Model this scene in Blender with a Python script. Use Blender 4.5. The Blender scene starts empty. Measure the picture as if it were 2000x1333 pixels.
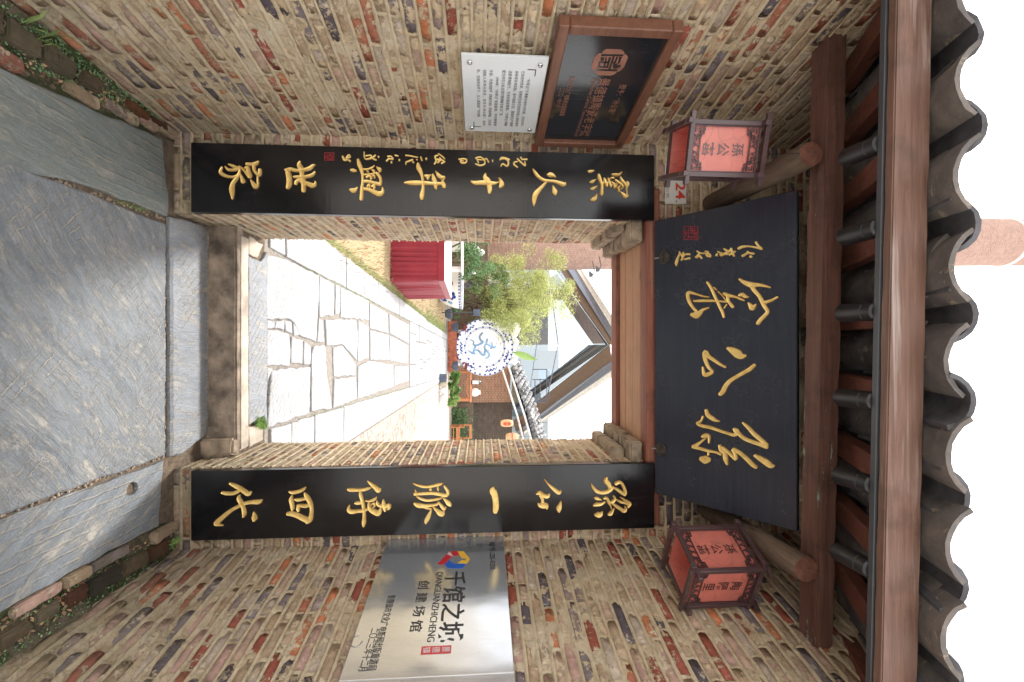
import bpy, bmesh, math, random
import numpy as np
from mathutils import Vector, Matrix, noise as mnoise
from mathutils.geometry import tessellate_polygon

SC = bpy.context.scene
COL = SC.collection
R = math.radians
random.seed(7)
RNG = np.random.default_rng(7)

# ------------------------------------------------------------------ camera, world, sun, exposure
FPX = 897.0                                   # focal length in pixels of the 2000 px wide photograph
PITCH = math.atan(60 / FPX)
SP, CP = math.sin(PITCH), math.cos(PITCH)
CAM = Vector((0, -2.563, 1.62))
cd = bpy.data.cameras.new('camera')
cam = bpy.data.objects.new('camera', cd)
COL.objects.link(cam)
cd.sensor_width = 36
cd.lens = 36 * FPX / 2000
cd.clip_start = 0.02
cd.clip_end = 2000
# the photograph was taken upright and is shown turned a quarter: camera x axis = up, camera y axis = left
ax_x = Vector((0, -SP, CP)); ax_y = Vector((-1, 0, 0)); ax_z = ax_x.cross(ax_y)
m = Matrix((ax_x, ax_y, ax_z)).transposed().to_4x4()
m.translation = CAM
cam.matrix_world = m
SC.camera = cam

SUN_EL, SUN_AZ = 58.0, -20.0                  # elevation; azimuth from +Y (ahead), negative = left
w = bpy.data.worlds.new('World'); SC.world = w; w.use_nodes = True
nt = w.node_tree; nt.nodes.clear()
sky = nt.nodes.new('ShaderNodeTexSky'); sky.sky_type = 'NISHITA'; sky.sun_disc = False
sky.sun_elevation = R(SUN_EL); sky.sun_rotation = R(SUN_AZ)
sky.air_density = 1.0; sky.dust_density = 6.0; sky.ozone_density = 1.0
bg = nt.nodes.new('ShaderNodeBackground'); bg.inputs[1].default_value = 0.15
# thin overcast: the blue of the clear sky is mixed with an even cloud white
mixw = nt.nodes.new('ShaderNodeMix'); mixw.data_type = 'RGBA'
mixw.inputs[0].default_value = 0.80
mixw.inputs[7].default_value = (7.7, 7.5, 7.25, 1)
nt.links.new(sky.outputs[0], mixw.inputs[6]); nt.links.new(mixw.outputs[2], bg.inputs[0])
wo = nt.nodes.new('ShaderNodeOutputWorld'); nt.links.new(bg.outputs[0], wo.inputs[0])
sl = bpy.data.lights.new('sun', 'SUN'); sl.energy = 3.0; sl.angle = R(9); sl.color = (1.0, 0.96, 0.90)
so = bpy.data.objects.new('sun', sl); COL.objects.link(so)
sd = Vector((math.sin(R(SUN_AZ)) * math.cos(R(SUN_EL)), math.cos(R(SUN_AZ)) * math.cos(R(SUN_EL)), math.sin(R(SUN_EL))))
so.rotation_euler = sd.to_track_quat('Z', 'Y').to_euler(); so.location = sd * 60
SC.view_settings.view_transform = 'Standard'; SC.view_settings.look = 'None'
SC.view_settings.gamma = 1; SC.view_settings.use_curve_mapping = False
SC.view_settings.exposure = 1.36
SC.render.engine = 'CYCLES'
SC.cycles.max_bounces = 8; SC.cycles.diffuse_bounces = 5; SC.cycles.transparent_max_bounces = 12

# ------------------------------------------------------------------ measuring: photograph pixel -> point of the place
def ray(X, Y):
    r = (Y - 666.5) / FPX; t = (X - 1000) / FPX
    return Vector((r, CP - t * SP, SP + t * CP))
def G(X, Y, z=0.0):
    d = ray(X, Y); return CAM + d * ((z - CAM.z) / d.z)
def W(X, Y, y):
    d = ray(X, Y); return CAM + d * ((y - CAM.y) / d.y)
def PLN(X, Y, P, n):
    d = ray(X, Y); return CAM + d * ((Vector(P) - CAM).dot(n) / d.dot(n))

# ------------------------------------------------------------------ object helpers
def tag(o, label=None, cat=None, group=None, kind=None):
    if label: o['label'] = label
    if cat: o['category'] = cat
    if group: o['group'] = group
    if kind: o['kind'] = kind
    return o
def thing(name, label, cat, loc=(0, 0, 0), group=None):
    o = bpy.data.objects.new(name, None); COL.objects.link(o); o.location = loc
    o.empty_display_size = 0.1
    return tag(o, label, cat, group)
def wloc(o):
    p = Vector((0, 0, 0))
    while o is not None:
        p += o.location; o = o.parent
    return p
class MB:
    def __init__(s): s.v = []; s.f = []; s.mi = []
    def add(s, vs, fs, k=0):
        b = len(s.v); s.v += [tuple(v) for v in vs]; s.f += [tuple(i + b for i in f) for f in fs]; s.mi += [k] * len(fs)
        return s
    def box(s, c, h, ax=None, bev=0.0, k=0):
        c = Vector(c); ax = ax or (Vector((1, 0, 0)), Vector((0, 1, 0)), Vector((0, 0, 1)))
        if bev <= 0:
            vs = [c + ax[0] * h[0] * i + ax[1] * h[1] * j + ax[2] * h[2] * l for i in (-1, 1) for j in (-1, 1) for l in (-1, 1)]
            fs = [(0, 1, 3, 2), (4, 6, 7, 5), (0, 4, 5, 1), (2, 3, 7, 6), (0, 2, 6, 4), (1, 5, 7, 3)]
            return s.add(vs, fs, k)
        idx = {}; vs = []
        for i in (-1, 1):
            for j in (-1, 1):
                for l in (-1, 1):
                    for a in range(3):
                        hh = [h[0] - bev, h[1] - bev, h[2] - bev]; hh[a] += bev
                        idx[(i, j, l, a)] = len(vs)
                        vs.append(c + ax[0] * hh[0] * i + ax[1] * hh[1] * j + ax[2] * hh[2] * l)
        fs = []
        def I(i, j, l, a): return idx[(i, j, l, a)]
        for q in (-1, 1):
            F = [I(q, -1, -1, 0), I(q, 1, -1, 0), I(q, 1, 1, 0), I(q, -1, 1, 0)]; fs.append(F if q > 0 else F[::-1])
            F = [I(-1, q, -1, 1), I(-1, q, 1, 1), I(1, q, 1, 1), I(1, q, -1, 1)]; fs.append(F if q > 0 else F[::-1])
            F = [I(-1, -1, q, 2), I(1, -1, q, 2), I(1, 1, q, 2), I(-1, 1, q, 2)]; fs.append(F if q > 0 else F[::-1])
        for p_ in (-1, 1):
            for q in (-1, 1):
                sg = p_ * q
                F = [I(p_, q, -1, 0), I(p_, q, -1, 1), I(p_, q, 1, 1), I(p_, q, 1, 0)]; fs.append(F if sg > 0 else F[::-1])
                F = [I(p_, -1, q, 2), I(p_, -1, q, 0), I(p_, 1, q, 0), I(p_, 1, q, 2)]; fs.append(F[::-1] if sg < 0 else F)
                F = [I(-1, p_, q, 1), I(-1, p_, q, 2), I(1, p_, q, 2), I(1, p_, q, 1)]; fs.append(F if sg > 0 else F[::-1])
        for i in (-1, 1):
            for j in (-1, 1):
                for l in (-1, 1):
                    F = [I(i, j, l, 0), I(i, j, l, 1), I(i, j, l, 2)]; fs.append(F if i * j * l > 0 else F[::-1])
        return s.add(vs, fs, k)
    def bx(s, lo, hi, bev=0.0, k=0):
        lo = Vector(lo); hi = Vector(hi); return s.box((lo + hi) / 2, (hi - lo) / 2, None, bev, k)
    def bar(s, p0, p1, wd, th, up=(0, 0, 1), bev=0.0, k=0):
        p0 = Vector(p0); p1 = Vector(p1); d = p1 - p0; L = d.length; d.normalize(); up = Vector(up)
        sx = d.cross(up); sx.normalize(); u = sx.cross(d)
        return s.box((p0 + p1) / 2, (L / 2, wd / 2, th / 2), (d, sx, u), bev, k)
    def cyl(s, p0, p1, r0, r1=None, n=12, caps=True, k=0):
        p0 = Vector(p0); p1 = Vector(p1); r1 = r0 if r1 is None else r1
        d = (p1 - p0).normalized(); a = d.orthogonal().normalized(); b = d.cross(a)
        vs = []
        for P, r in ((p0, r0), (p1, r1)):
            for i in range(n):
                t = 2 * math.pi * i / n; vs.append(P + a * r * math.cos(t) + b * r * math.sin(t))
        fs = [(i, (i + 1) % n, n + (i + 1) % n, n + i) for i in range(n)]
        if caps: fs += [tuple(range(n))[::-1], tuple(range(n, 2 * n))]
        return s.add(vs, fs, k)
    def tube(s, pts, r, n=6, k=0):
        pts = [Vector(p) for p in pts]; rs = r if isinstance(r, (list, tuple)) else [r] * len(pts)
        vs = []; a = None
        for i, P in enumerate(pts):
            d = (pts[min(i + 1, len(pts) - 1)] - pts[max(i - 1, 0)]).normalized()
            a = d.orthogonal().normalized() if a is None else (a - d * a.dot(d)).normalized()
            b = d.cross(a)
            for j in range(n):
                t = 2 * math.pi * j / n; vs.append(P + (a * math.cos(t) + b * math.sin(t)) * rs[i])
        fs = []
        for i in range(len(pts) - 1):
            for j in range(n):
                fs.append((i * n + j, i * n + (j + 1) % n, (i + 1) * n + (j + 1) % n, (i + 1) * n + j))
        fs += [tuple(range(n))[::-1], tuple(range((len(pts) - 1) * n, len(pts) * n))]
        return s.add(vs, fs, k)
    def lathe(s, c, prof, n=24, ax=None, k=0):
        c = Vector(c); ax = ax or (Vector((1, 0, 0)), Vector((0, 1, 0)), Vector((0, 0, 1)))
        vs = []
        for r, z in prof:
            for i in range(n):
                t = 2 * math.pi * i / n; vs.append(c + ax[0] * r * math.cos(t) + ax[1] * r * math.sin(t) + ax[2] * z)
        fs = []
        for j in range(len(prof) - 1):
            for i in range(n):
                fs.append((j * n + i, j * n + (i + 1) % n, (j + 1) * n + (i + 1) % n, (j + 1) * n + i))
        fs.append(tuple(range(n))[::-1]); fs.append(tuple(range((len(prof) - 1) * n, len(prof) * n)))
        return s.add(vs, fs, k)
    def prism(s, pts, off, cham=0.0, k=0):
        """pts: 3D polygon (outer face), off: vector from the outer face back to the rear"""
        pts = [Vector(p) for p in pts]; n = len(pts); off = Vector(off)
        nn = -off.normalized()
        # make counter-clockwise seen from nn
        ar = Vector((0, 0, 0))
        for i in range(n): ar += pts[i].cross(pts[(i + 1) % n])
        if ar.dot(nn) < 0: pts = pts[::-1]
        top = pts
        if cham > 0:
            top = []
            for i in range(n):
                a = (pts[i] - pts[i - 1]).normalized(); b = (pts[(i + 1) % n] - pts[i]).normalized()
                na = nn.cross(a); nb = nn.cross(b); q = na + nb
                if q.length < 1e-4: q = na
                q.normalize(); top.append(pts[i] + q * cham / max(0.5, q.dot(na)))
            mid = [p - nn * cham * 0.8 for p in pts]
            vs = top + mid + [p + off for p in pts]
            fs = [(n + i, n + (i + 1) % n, (i + 1) % n, i) for i in range(n)]
            fs += [(2 * n + i, 2 * n + (i + 1) % n, n + (i + 1) % n, n + i) for i in range(n)]
        else:
            vs = pts + [p + off for p in pts]
            fs = [(n + i, n + (i + 1) % n, (i + 1) % n, i) for i in range(n)]
        for t in tessellate_polygon([top]):
            a, b, c = t
            if (top[b] - top[a]).cross(top[c] - top[a]).dot(nn) < 0: b, c = c, b
            fs.append((a, b, c))
        return s.add(vs, fs, k)
    def build(s, name, mat, parent=None, smooth=False, local=False):
        me = bpy.data.meshes.new(name)
        base = Vector((0, 0, 0)) if (parent is None or local) else wloc(parent)
        me.from_pydata([(v[0] - base.x, v[1] - base.y, v[2] - base.z) for v in s.v], [], s.f)
        mats = mat if isinstance(mat, (list, tuple)) else [mat]
        for q in mats: me.materials.append(q)
        if len(mats) > 1: me.polygons.foreach_set('material_index', s.mi)
        if smooth: me.polygons.foreach_set('use_smooth', [True] * len(me.polygons))
        me.update()
        o = bpy.data.objects.new(name, me); COL.objects.link(o)
        if parent is not None: o.parent = parent
        return o
def npmesh(name, V, F, mat, parent=None, smooth=True):
    base = np.array(wloc(parent)) if parent is not None else np.zeros(3)
    me = bpy.data.meshes.new(name)
    V = (V - base).astype(np.float32); F = F.astype(np.int32)
    me.vertices.add(len(V)); me.vertices.foreach_set('co', V.ravel())
    k = F.shape[1]
    me.loops.add(F.size); me.loops.foreach_set('vertex_index', F.ravel())
    me.polygons.add(len(F)); me.polygons.foreach_set('loop_start', np.arange(0, F.size, k, dtype=np.int32))
    me.materials.append(mat)
    me.polygons.foreach_set('use_smooth', np.full(len(F), smooth))
    me.update(calc_edges=True); me.validate()
    o = bpy.data.objects.new(name, me); COL.objects.link(o)
    if parent is not None: o.parent = parent
    return o
def auto(o, ang=35):
    me = o.data
    try: me.set_sharp_from_angle(angle=R(ang))
    except Exception: pass
    return o
def copy_obj(o, parent=None):
    c = o.copy(); COL.objects.link(c)
    if parent is not None: c.parent = parent
    for ch in list(o.children): copy_obj(ch, c)
    return c

def vnoise(x, y, seed=0, octv=3):
    """value noise on arrays, about -1..1"""
    out = np.zeros_like(x); amp = 1.0; tot = 0
    for o in range(octv):
        g = np.random.default_rng(seed * 17 + o).random((256, 256))
        xi = np.floor(x).astype(int); yi = np.floor(y).astype(int); fx = x - xi; fy = y - yi
        fx = fx * fx * (3 - 2 * fx); fy = fy * fy * (3 - 2 * fy)
        a = g[xi % 256, yi % 256]; b = g[(xi + 1) % 256, yi % 256]; c = g[xi % 256, (yi + 1) % 256]; d = g[(xi + 1) % 256, (yi + 1) % 256]
        out += amp * ((a * (1 - fx) + b * fx) * (1 - fy) + (c * (1 - fx) + d * fx) * fy - 0.5) * 2
        tot += amp; amp *= 0.5; x = x * 2.03 + 5.2; y = y * 2.03 + 1.3
    return out / tot
def smooth01(x): x = np.clip(x, 0, 1); return x * x * (3 - 2 * x)

# ------------------------------------------------------------------ material helpers
class NT:
    def __init__(s, name):
        s.m = bpy.data.materials.new(name); s.m.use_nodes = True; s.t = s.m.node_tree; s.t.nodes.clear()
        s.out = s.t.nodes.new('ShaderNodeOutputMaterial')
    def n(s, typ, props=None, **ins):
        nd = s.t.nodes.new('ShaderNode' + typ)
        for k, v in (props or {}).items(): setattr(nd, k, v)
        for k, v in ins.items():
            key = int(k[1:]) if k[0] == 'i' and k[1:].isdigit() else k.replace('_', ' ')
            s.set(nd.inputs[key], v)
        return nd
    def set(s, sock, v):
        if isinstance(v, bpy.types.NodeSocket): s.t.links.new(v, sock)
        elif isinstance(v, (tuple, list)) and len(v) == 3 and sock.type == 'RGBA': sock.default_value = (*v, 1)
        else: sock.default_value = v
    def pos(s, sc=(1, 1, 1), rot=(0, 0, 0), obj=False, gen=False):
        if obj or gen: src = s.n('TexCoord').outputs['Object' if obj else 'Generated']
        else: src = s.n('NewGeometry').outputs['Position']
        if any(rot): src = s.n('Mapping', i0=src, i2=rot).outputs[0]
        return s.n('Mapping', i0=src, i3=sc).outputs[0]
    def noise(s, vec, scale, detail=4, rough=0.55, dist=0.0):
        return s.n('TexNoise', Vector=vec, Scale=scale, Detail=detail, Roughness=rough, Distortion=dist).outputs[0]
    def ramp(s, fac, stops, mode='LINEAR'):
        nd = s.n('ValToRGB', i0=fac); cr = nd.color_ramp; cr.interpolation = mode
        while len(cr.elements) < len(stops): cr.elements.new(0.5)
        for e, (p, c) in zip(cr.elements, stops):
            e.position = p; e.color = (*(c if isinstance(c, (tuple, list)) else (c, c, c)), 1)
        return nd.outputs[0]
    def mix(s, fac, a, b, mode='MIX'):
        nd = s.n('Mix', {'data_type': 'RGBA', 'blend_type': mode})
        s.set(nd.inputs[0], fac); s.set(nd.inputs[6], a); s.set(nd.inputs[7], b)
        return nd.outputs[2]
    def math(s, op, a, b=0.0, clamp=False):
        nd = s.n('Math', {'operation': op, 'use_clamp': clamp}); s.set(nd.inputs[0], a); s.set(nd.inputs[1], b); return nd.outputs[0]
    def rng(s, v, a, b, c=0.0, d=1.0):
        return s.n('MapRange', i0=v, i1=a, i2=b, i3=c, i4=d).outputs[0]
    def bump(s, h, strength=0.5, dist=0.01, normal=None):
        nd = s.n('Bump', Strength=strength, Distance=dist, Height=h)
        if normal is not None: s.set(nd.inputs['Normal'], normal)
        return nd.outputs[0]
    def bsdf(s, col, rough=0.6, nrm=None, metal=0.0, spec=0.5, **kw):
        nd = s.n('BsdfPrincipled'); s.set(nd.inputs['Base Color'], col); s.set(nd.inputs['Roughness'], rough)
        s.set(nd.inputs['Metallic'], metal); s.set(nd.inputs['Specular IOR Level'], spec)
        for k, v in kw.items(): s.set(nd.inputs[k.replace('_', ' ')], v)
        if nrm is not None: s.set(nd.inputs['Normal'], nrm)
        s.t.links.new(nd.outputs[0], s.out.inputs[0]); return s.m
M = {}
def simple(name, col, rough=0.6, metal=0.0, var=0.15, nsc=6.0, bump=0.15, bscale=40, bdist=0.003, obj=False, **kw):
    t = NT(name); p = t.pos(obj=obj)
    n1 = t.noise(p, nsc, 4); dark = tuple(c * (1 - var * 1.6) for c in col); lite = tuple(min(1, c * (1 + var)) for c in col)
    c = t.ramp(n1, [(0.3, dark), (0.7, lite)])
    nr = t.bump(t.noise(p, bscale, 3), bump, bdist) if bump else None
    M[name] = t.bsdf(c, rough, nr, metal, **kw); return M[name]

MORT = (0.60, 0.46, 0.29); MORT2 = (0.70, 0.60, 0.45); MORT3 = (0.44, 0.31, 0.175)
def mortar_color(t, p):
    a = t.noise(p, 7, 5, 0.6); b = t.noise(p, 42, 4, 0.65)
    c = t.ramp(a, [(0.25, MORT3), (0.48, MORT), (0.72, MORT2)])
    c = t.mix(t.rng(b, 0.35, 0.7, 0.0, 0.45), c, (0.70, 0.64, 0.54))
    d = t.noise(p, 160, 2, 0.7)
    c = t.mix(t.rng(d, 0.58, 0.72, 0.0, 0.55), c, (0.17, 0.12, 0.08))
    return c
def low_moss(t, c, p, top=0.75, amt=0.7):
    z = t.n('SeparateXYZ', i0=p).outputs[2]
    hz = t.rng(z, 0.0, top, 1.0, 0.0)
    g = t.math('MULTIPLY', hz, t.rng(t.noise(p, 5, 5, 0.65), 0.42, 0.62), True)
    c = t.mix(t.math('MULTIPLY', hz, 0.42), c, (0.15, 0.115, 0.085))
    return t.mix(t.math('MULTIPLY', g, amt), c, (0.075, 0.095, 0.04))
def m_mortar(name, moss=0.35):
    t = NT(name); p = t.pos()
    c = mortar_color(t, p); bd = t.n('Attribute', {'attribute_name': 'bed'}).outputs['Fac']
    c = t.mix(t.math('MULTIPLY', bd, 0.6), c, (0.72, 0.60, 0.42))   # paler pointing mortar in the bed joints
    c = low_moss(t, c, p, 0.7, moss)
    h = t.math('ADD', t.noise(p, 48, 8, 0.78), t.math('MULTIPLY', t.noise(p, 190, 3, 0.75), 0.6))
    cv = t.math('ABSOLUTE', t.math('SUBTRACT', t.noise(p, 16, 5, 0.65, 0.5), 0.5))
    h = t.math('ADD', h, t.rng(cv, 0.0, 0.010, -0.35, 0.0))
    M[name] = t.bsdf(c, 0.92, t.bump(h, 1.0, 0.010), spec=0.2)
PAL = [(0.00, (0.46, 0.34, 0.23)), (0.13, (0.52, 0.37, 0.29)), (0.27, (0.34, 0.10, 0.07)), (0.35, (0.54, 0.45, 0.37)),
       (0.46, (0.46, 0.18, 0.115)), (0.53, (0.13, 0.11, 0.13)), (0.59, (0.48, 0.36, 0.25)), (0.70, (0.60, 0.23, 0.115)), (0.75, (0.32, 0.25, 0.24)),
       (0.82, (0.52, 0.34, 0.29)), (0.92, (0.24, 0.205, 0.22))]
def m_brick(name, island=False, smear=0.5, clean=1.0):
    t = NT(name); p = t.pos()
    rnd = t.n('NewGeometry').outputs['Random Per Island'] if island else t.n('ObjectInfo').outputs['Random']
    c = t.ramp(rnd, PAL, 'CONSTANT')
    c = t.mix(0.5, c, t.ramp(t.noise(p, 26, 6, 0.75), [(0.36, 0.35), (0.62, 1.15)]), 'MULTIPLY')
    c = t.mix(0.55, c, t.ramp(t.noise(p, 9, 4), [(0.3, (0.75, 0.72, 0.7)), (0.7, (1.25, 1.2, 1.15))]), 'MULTIPLY')
    # soot and white lime blooms
    c = t.mix(t.rng(t.noise(p, 15, 5, 0.7, 0.6), 0.60, 0.68, 0.0, 0.75), c, (0.60, 0.56, 0.52))
    c = t.mix(t.rng(t.noise(p, 31, 5, 0.7, 0.8), 0.62, 0.70, 0.0, 0.7), c, (0.06, 0.055, 0.06))
    sm = t.math('ADD', t.noise(p, 13, 6, 0.68, 0.3), t.math('MULTIPLY', t.math('SUBTRACT', t.noise(p, 60, 4, 0.7), 0.5), 0.35))
    lim = 0.60 - 0.16 * smear
    c = t.mix(t.rng(sm, lim, lim + 0.05, 0.0, 0.92), c, mortar_color(t, p))
    c = low_moss(t, c, p, 0.7, 0.35)
    h = t.math('ADD', t.noise(p, 42, 8, 0.76), t.math('MULTIPLY', t.rng(sm, lim, lim + 0.06), 0.5))
    M[name] = t.bsdf(c, 0.88, t.bump(h, 1.0, 0.009), spec=0.25)
m_mortar('mortar'); m_brick('brick', False, 0.62); m_brick('brick_joined', True, 0.62)
m_brick('brick_red', False, 0.42); m_brick('brick_red_joined', True, 0.42)
m_brick('brick_footing', False, 0.1); _b = M['brick_footing'].node_tree
_p = [n for n in _b.nodes if n.type == 'BSDF_PRINCIPLED'][0]; _l = _p.inputs['Base Color'].links[0].from_socket
_m = _b.nodes.new('ShaderNodeMix'); _m.data_type = 'RGBA'; _m.blend_type = 'MULTIPLY'; _m.inputs[0].default_value = 1; _b.links.new(_l, _m.inputs[6]); _m.inputs[7].default_value = (0.30, 0.30, 0.25, 1); _b.links.new(_m.outputs[2], _p.inputs['Base Color'])
simple('corbel', (0.30, 0.235, 0.17), 0.9, var=0.35, nsc=14, bump=0.8, bscale=60, bdist=0.004)

def m_slate(name, base=((0.15, 0.185, 0.225), (0.27, 0.30, 0.34)), cream=(0.46, 0.42, 0.36), rot=35, lines=False, green=0.0):
    t = NT(name); p0 = t.pos()
    st = t.pos((1.6, 11, 2), (0, 0, R(-rot)))
    wob = t.noise(p0, 2.2, 4, 0.6)
    v = t.n('VectorMath', {'operation': 'ADD'}, i0=st, i1=t.n('VectorMath', {'operation': 'SCALE'}, i0=t.n('TexNoise', Vector=p0, Scale=2.5, Detail=3.0).outputs[1], i3=1.6).outputs[0]).outputs[0]
    s1 = t.noise(v, 1.8, 9, 0.74)
    c = t.ramp(s1, [(0.30, base[0]), (0.52, tuple((a + b) / 2 for a, b in zip(*base))), (0.72, base[1])])
    fine = t.noise(t.n('VectorMath', {'operation': 'MULTIPLY'}, i0=v, i1=(1.6, 4.0, 1.0)).outputs[0], 3.0, 8, 0.75)
    c = t.mix(0.8, c, t.ramp(fine, [(0.34, 0.78), (0.60, 1.16)]), 'MULTIPLY')
    # mineral veins (ridged noise)
    r1 = t.math('ABSOLUTE', t.math('SUBTRACT', t.noise(v, 0.9, 5, 0.62), 0.5))
    vein = t.rng(r1, 0.0, 0.016, 0.6, 0.0)
    patch = t.rng(t.noise(p0, 3.2, 5, 0.7), 0.40, 0.62)
    c = t.mix(t.math('MULTIPLY', vein, patch), c, cream)
    # dusty crust in patches
    d1 = t.rng(t.math('ADD', t.math('MULTIPLY', t.noise(v, 2.6, 9, 0.78), 0.6), t.math('MULTIPLY', t.noise(p0, 7, 9, 0.78), 0.4)), 0.505, 0.585, 0.0, 0.6)
    c = t.mix(d1, c, cream)
    c = t.mix(t.rng(t.noise(p0, 90, 3, 0.7), 0.55, 0.75, 0.0, 0.4), c, (0.50, 0.49, 0.47))
    # chisel marks
    wv = t.n('TexWave', {'wave_type': 'BANDS', 'bands_direction': 'X' if lines else 'DIAGONAL'}, Vector=p0, Scale=7.0 if lines else 11.0, Distortion=1.3 if lines else 3.0, Detail=5.0, **{'Detail_Scale': 2.5, 'Detail_Roughness': 0.7}).outputs['Fac' if 'Fac' in [o.name for o in t.n('TexWave').outputs] else 1]
    mk = t.math('MULTIPLY', t.rng(wv, 0.86, 0.97), t.rng(t.noise(p0, 2.6, 6, 0.75), 0.44 if lines else 0.50, 0.57), True)
    c = t.mix(t.math('MULTIPLY', mk, 0.55), c, cream)
    if green: c = t.mix(green, c, (0.20, 0.235, 0.215))
    h = t.math('ADD', t.math('MULTIPLY', s1, 0.9), t.math('ADD', t.math('MULTIPLY', t.noise(p0, 48, 5, 0.7), 0.4), t.math('MULTIPLY', mk, 0.7)))
    h = t.math('ADD', h, t.math('ADD', t.math('MULTIPLY', d1, 0.35), t.math('MULTIPLY', fine, 0.6)))
    M[name] = t.bsdf(c, t.rng(s1, 0.3, 0.7, 0.45, 0.7), t.bump(h, 0.95, 0.014), spec=0.4)
m_slate('slate', ((0.12, 0.138, 0.16), (0.245, 0.265, 0.285)), cream=(0.46, 0.43, 0.38), rot=42); m_slate('slate_green', ((0.13, 0.155, 0.16), (0.24, 0.265, 0.265)), rot=80, lines=True, green=0.3)
m_slate('slate_side', ((0.12, 0.142, 0.168), (0.24, 0.265, 0.29)), rot=-60, lines=True)
m_slate('slate_sill', ((0.19, 0.215, 0.25), (0.30, 0.32, 0.35)), rot=85)
m_slate('path_stone', ((0.30, 0.32, 0.35), (0.44, 0.455, 0.47)), cream=(0.48, 0.45, 0.41), rot=20)

def m_dirt(name, a=(0.085, 0.062, 0.045), b=(0.20, 0.155, 0.115), moss=0.0, gc=(0.04, 0.055, 0.02)):
    t = NT(name); p = t.pos()
    c = t.ramp(t.noise(p, 30, 6, 0.7), [(0.3, a), (0.65, b)])
    c = t.mix(t.rng(t.n('TexVoronoi', Vector=p, Scale=120.0).outputs[0], 0.0, 0.35, 0.6, 0.0), c, tuple(min(1, x * 1.9) for x in b))
    if moss: c = t.mix(t.rng(t.noise(p, 9, 6, 0.7), 0.62 - moss * 0.25, 0.68 - moss * 0.2, 0, 0.85), c, gc)
    M[name] = t.bsdf(c, 0.95, t.bump(t.noise(p, 85, 5, 0.75), 1.0, 0.012), spec=0.2)
m_dirt('dirt'); m_dirt('moss_bank', (0.06, 0.05, 0.038), (0.17, 0.135, 0.10), 0.75)
m_dirt('dry_grass', (0.22, 0.17, 0.09), (0.42, 0.33, 0.20)); m_dirt('court_ground', (0.30, 0.26, 0.22), (0.50, 0.45, 0.38))
simple('concrete', (0.215, 0.17, 0.13), 0.92, var=0.45, nsc=9, bump=1.0, bscale=38, bdist=0.010)
simple('concrete_pale', (0.42, 0.36, 0.30), 0.9, var=0.25, nsc=9, bump=0.6, bscale=60)
simple('setts', (0.40, 0.33, 0.28), 0.9, var=0.3, nsc=8, bump=0.4)

def m_wood(name, a, b, axis='X', rough=0.6, dark=(0.03, 0.02, 0.015), scale=1.0, cracks=0.6, paint=None, spec=0.35, pale=0.0):
    t = NT(name)
    sc = {'X': (0.7, 14, 14), 'Y': (14, 0.7, 14), 'Z': (14, 14, 0.7)}[axis]
    sc = tuple(q * scale for q in sc); p = t.pos(sc); p0 = t.pos()
    g = t.noise(p, 2.2, 7, 0.7, 0.9); g2 = t.noise(p, 9, 4, 0.7)
    c = t.ramp(g, [(0.25, a), (0.5, tuple((x + y) / 2 for x, y in zip(a, b))), (0.75, b)])
    c = t.mix(0.5, c, t.ramp(g2, [(0.3, 0.55), (0.6, 1.1)]), 'MULTIPLY')
    c = t.mix(t.rng(t.noise(p0, 5.5, 5, 0.65), 0.52, 0.72, 0.0, cracks), c, dark)
    if pale: c = t.mix(t.rng(t.noise(p, 1.2, 5, 0.6, 0.4), 0.56, 0.66, 0, pale), c, (0.50, 0.44, 0.42))
    kn = t.n('TexVoronoi', Vector=t.pos({'X': (2.2, 9, 9), 'Y': (9, 2.2, 9), 'Z': (9, 9, 2.2)}[axis]), Scale=1.0).outputs[0]
    c = t.mix(t.rng(kn, 0.05, 0.11, 0.8, 0.0), c, dark)
    if paint:
        pm = t.math('MULTIPLY', t.rng(t.noise(t.pos({'X': (1.0, 9, 9), 'Y': (9, 1, 9), 'Z': (9, 9, 1)}[axis]), 2.3, 5, 0.7), 0.62, 0.65), t.rng(t.noise(p0, 30, 3), 0.42, 0.55))
        c = t.mix(pm, c, paint)
    M[name] = t.bsdf(c, rough, t.bump(t.math('ADD', g, t.math('MULTIPLY', g2, 0.4)), 0.6, 0.004), spec=spec)
m_wood('beam_wood', (0.075, 0.036, 0.028), (0.19, 0.095, 0.072), 'X', 0.55, paint=(0.25, 0.36, 0.30))
m_wood('fascia_wood', (0.105, 0.055, 0.040), (0.225, 0.135, 0.105), 'X', 0.45, cracks=0.55, pale=0.5)
m_wood('rafter_wood', (0.11, 0.038, 0.028), (0.22, 0.085, 0.058), 'Y', 0.55)
m_wood('lintel_wood', (0.17, 0.052, 0.035), (0.28, 0.11, 0.07), 'X', 0.6, pale=0.15)
m_wood('plank_wood', (0.33, 0.165, 0.09), (0.50, 0.29, 0.175), 'X', 0.6, dark=(0.12, 0.06, 0.04), cracks=0.25)
m_wood('log_wood', (0.085, 0.058, 0.042), (0.19, 0.135, 0.10), 'Y', 0.8, cracks=0.5)
m_wood('frame_wood', (0.12, 0.052, 0.035), (0.22, 0.10, 0.062), 'Y', 0.35, cracks=0.1)
m_wood('lantern_wood', (0.045, 0.024, 0.028), (0.10, 0.058, 0.062), 'Z', 0.28, cracks=0.2, spec=0.6)
m_wood('court_wood', (0.42, 0.15, 0.06), (0.60, 0.27, 0.13), 'X', 0.6, cracks=0.1)
t = NT('log_end'); p = t.pos()
c = t.ramp(t.noise(p, 26, 5, 0.7), [(0.3, (0.085, 0.032, 0.024)), (0.7, (0.185, 0.08, 0.055))])
M['log_end'] = t.bsdf(c, 0.8, t.bump(t.noise(p, 70, 4, 0.7), 0.8, 0.005), spec=0.3)

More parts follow.
